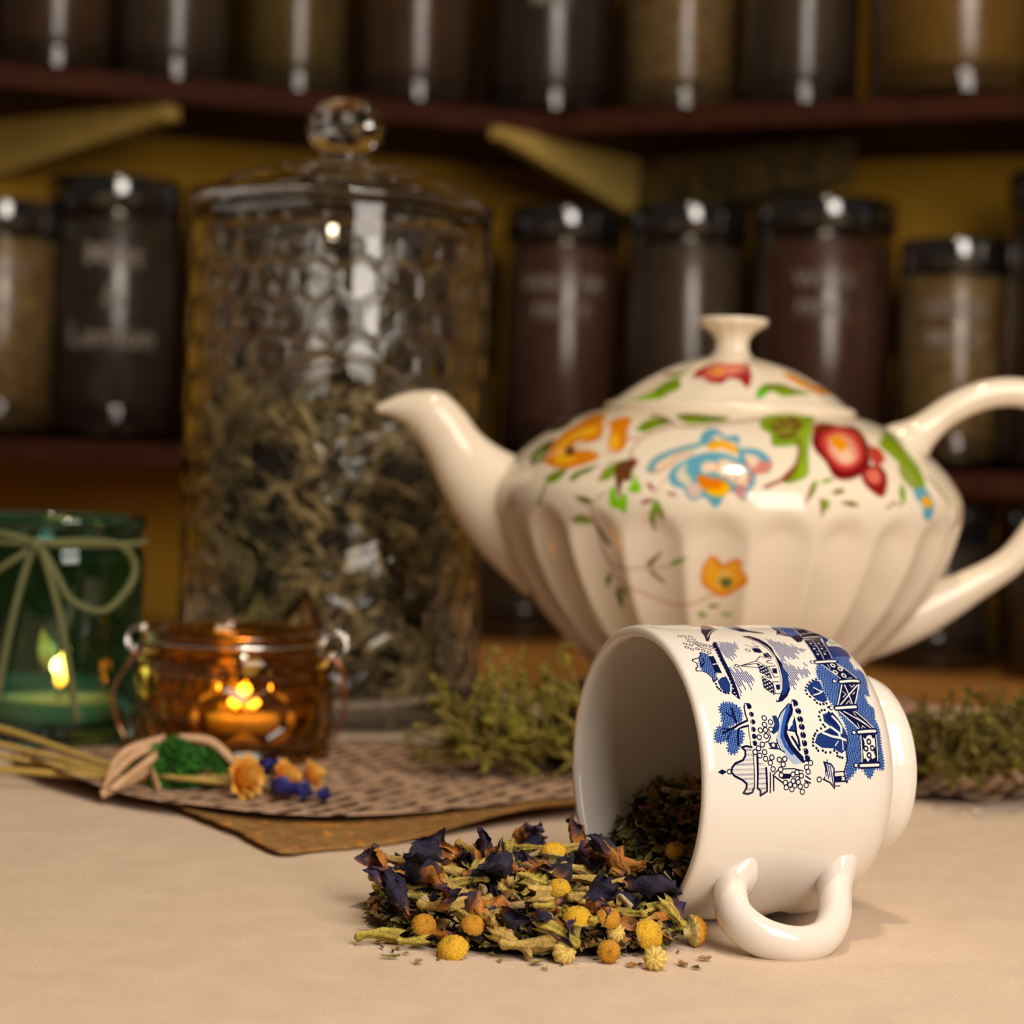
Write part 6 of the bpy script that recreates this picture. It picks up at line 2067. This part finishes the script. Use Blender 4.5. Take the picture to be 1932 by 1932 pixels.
chamomile(2, 1, (-.62, 50.7, .70), .6, -1.2, .8, 'rusty chamomile dome at the front left of the heap')
p = in_cup(1.9, -1.2, 3.2)
chamomile(0, 1, (p.x, p.y, 3.1), .6, -1.5, .9, 'yellow chamomile head inside the cup')
p = in_cup(.5, -1.6, 2.2)
chamomile(3, 1, (p.x, p.y, 2.15), .6, -1.9, .75, 'brownish chamomile head at the cup mouth')
for p, rot, lb in (((1.66, 50.12, .27), (1.3, 0, .5), 'pale ribbed bud on the cloth in front of the mushroom shaped chamomile'), ((3.88, 49.75, .29), (1.35, 0, -.2), 'pale ribbed bud lying nearest the camera'),
                   ((2.95, 50.9, .62), (1.2, .2, .3), 'pale ribbed bud on the right front of the heap'), ((1.45, 50.35, .62), (1.5, 0, .1), 'tan ribbed bud beside a green calyx')):
    o = tag(link('flower_bud', BUD, None, p, rot), lb, 'flower bud')
    o.scale = (1, 1, 1) if p[2] < .3 else (.8, .8, .8)

# small leaves, petals, stems and chips in the heap
LC = [((.16, .13, .03), (.36, .30, .08)), ((.10, .085, .02), (.25, .20, .05)), ((.30, .20, .06), (.52, .38, .15)), ((.06, .05, .02), (.16, .12, .045)), ((.20, .17, .04), (.44, .38, .10)), ((.34, .13, .03), (.55, .26, .07))]
LM = [meshdata('leaf', *leaf(rgp.uniform(.55, 1.1), rgp.uniform(.12, .26), k, *LC[k % 6])[:2], M['herb'], vcol=leaf(1, .2, k, *LC[k % 6])[2]) for k in range(12)]
SM = [meshdata('stem', *stem(rgp.uniform(.8, 1.6), rgp.uniform(.03, .06), k, [(.40, .33, .09), (.30, .20, .07), (.46, .30, .12)][k % 3])[:2], M['herb'], vcol=stem(1, .04, k, [(.40, .33, .09), (.30, .20, .07), (.46, .30, .12)][k % 3])[2]) for k in range(6)]
KM = [meshdata('chip', *chip(rgp.uniform(.4, .75), rgp.uniform(.18, .3), k, [(.55, .36, .16), (.62, .47, .26), (.42, .22, .08)][k % 3])[:2], M['herb'], vcol=chip(1, .2, k, [(.55, .36, .16), (.62, .47, .26), (.42, .22, .08)][k % 3])[2]) for k in range(6)]


def sprinkle(n, meshes, name, label, cat, group, smin, smax):
    c = 0
    while c < n:
        x, y = rgp.uniform(-3.3, 5.3), rgp.uniform(50.2, 57)
        if (Vector((x, y, 4)) - CUP0).dot(A2) > -.2 or heap(x, y) < .12: continue
        o = tag(link(name, meshes[rgp.randrange(len(meshes))]), label, cat, group)
        put(o, (x, y, max(.07, heap(x, y) * rgp.uniform(.82, 1.04))), rgp.uniform(0, 6.28), rgp.uniform(-.5, .5), rgp.uniform(0, 6), rgp.uniform(smin, smax))
        c += 1


def sprinkle_cup(n, meshes, name, label, cat, group, smin, smax):
    c = 0
    while c < n:
        a, b = rgp.uniform(-.45, 3.6), rgp.uniform(-2.9, 3.2)
        z = heap_in(a, b) + rgp.uniform(-.05, .16)
        if (z - 4) ** 2 + b * b > 3.3 ** 2: continue
        o = tag(link(name, meshes[rgp.randrange(len(meshes))]), label, cat, group)
        put(o, in_cup(a, b, z), rgp.uniform(0, 6.28), rgp.uniform(-.6, .6), rgp.uniform(0, 6), rgp.uniform(smin, smax))
        c += 1


sprinkle(150, LM, 'dried_leaf', 'small curled olive leaf fragment in the spilled heap', 'dried leaf', 'leaf fragments in the heap', .6, 1.1)
sprinkle(34, SM, 'dried_twig', 'thin dry stem in the spilled heap', 'dried stem', 'stems in the heap', .6, 1.0)
sprinkle(20, KM, 'root_chip', 'tan root chip in the spilled heap', 'root chip', 'root chips in the heap', .6, 1.0)
sprinkle_cup(150, LM, 'dried_leaf', 'small brown-olive leaf fragment inside the tipped cup', 'dried leaf', 'leaf fragments inside the cup', .5, 1.0)
sprinkle_cup(16, KM, 'root_chip', 'tan root chip inside the tipped cup', 'root chip', 'root chips inside the cup', .7, 1.1)
sprinkle_cup(20, SM, 'dried_twig', 'thin dry stem inside the tipped cup', 'dried stem', 'stems inside the cup', .5, .8)
for k, (x, y, m_, s) in enumerate(((-2.6, 49.9, 0, .5), (-1.9, 49.5, 2, .5), (3.3, 49.9, 5, .5), (1.0, 49.8, 2, .7), (4.6, 50.2, 5, .6), (5.2, 50.8, 2, .6), (.1, 50.0, 4, .5), (4.9, 49.9, 3, .4))):
    o = tag(link('dried_leaf', LM[m_]), 'tiny dry crumb lying loose on the cloth in front of the heap', 'dried leaf', 'loose crumbs on the cloth')
    put(o, (x, y, .06), k * 1.3, 0, 0, s)
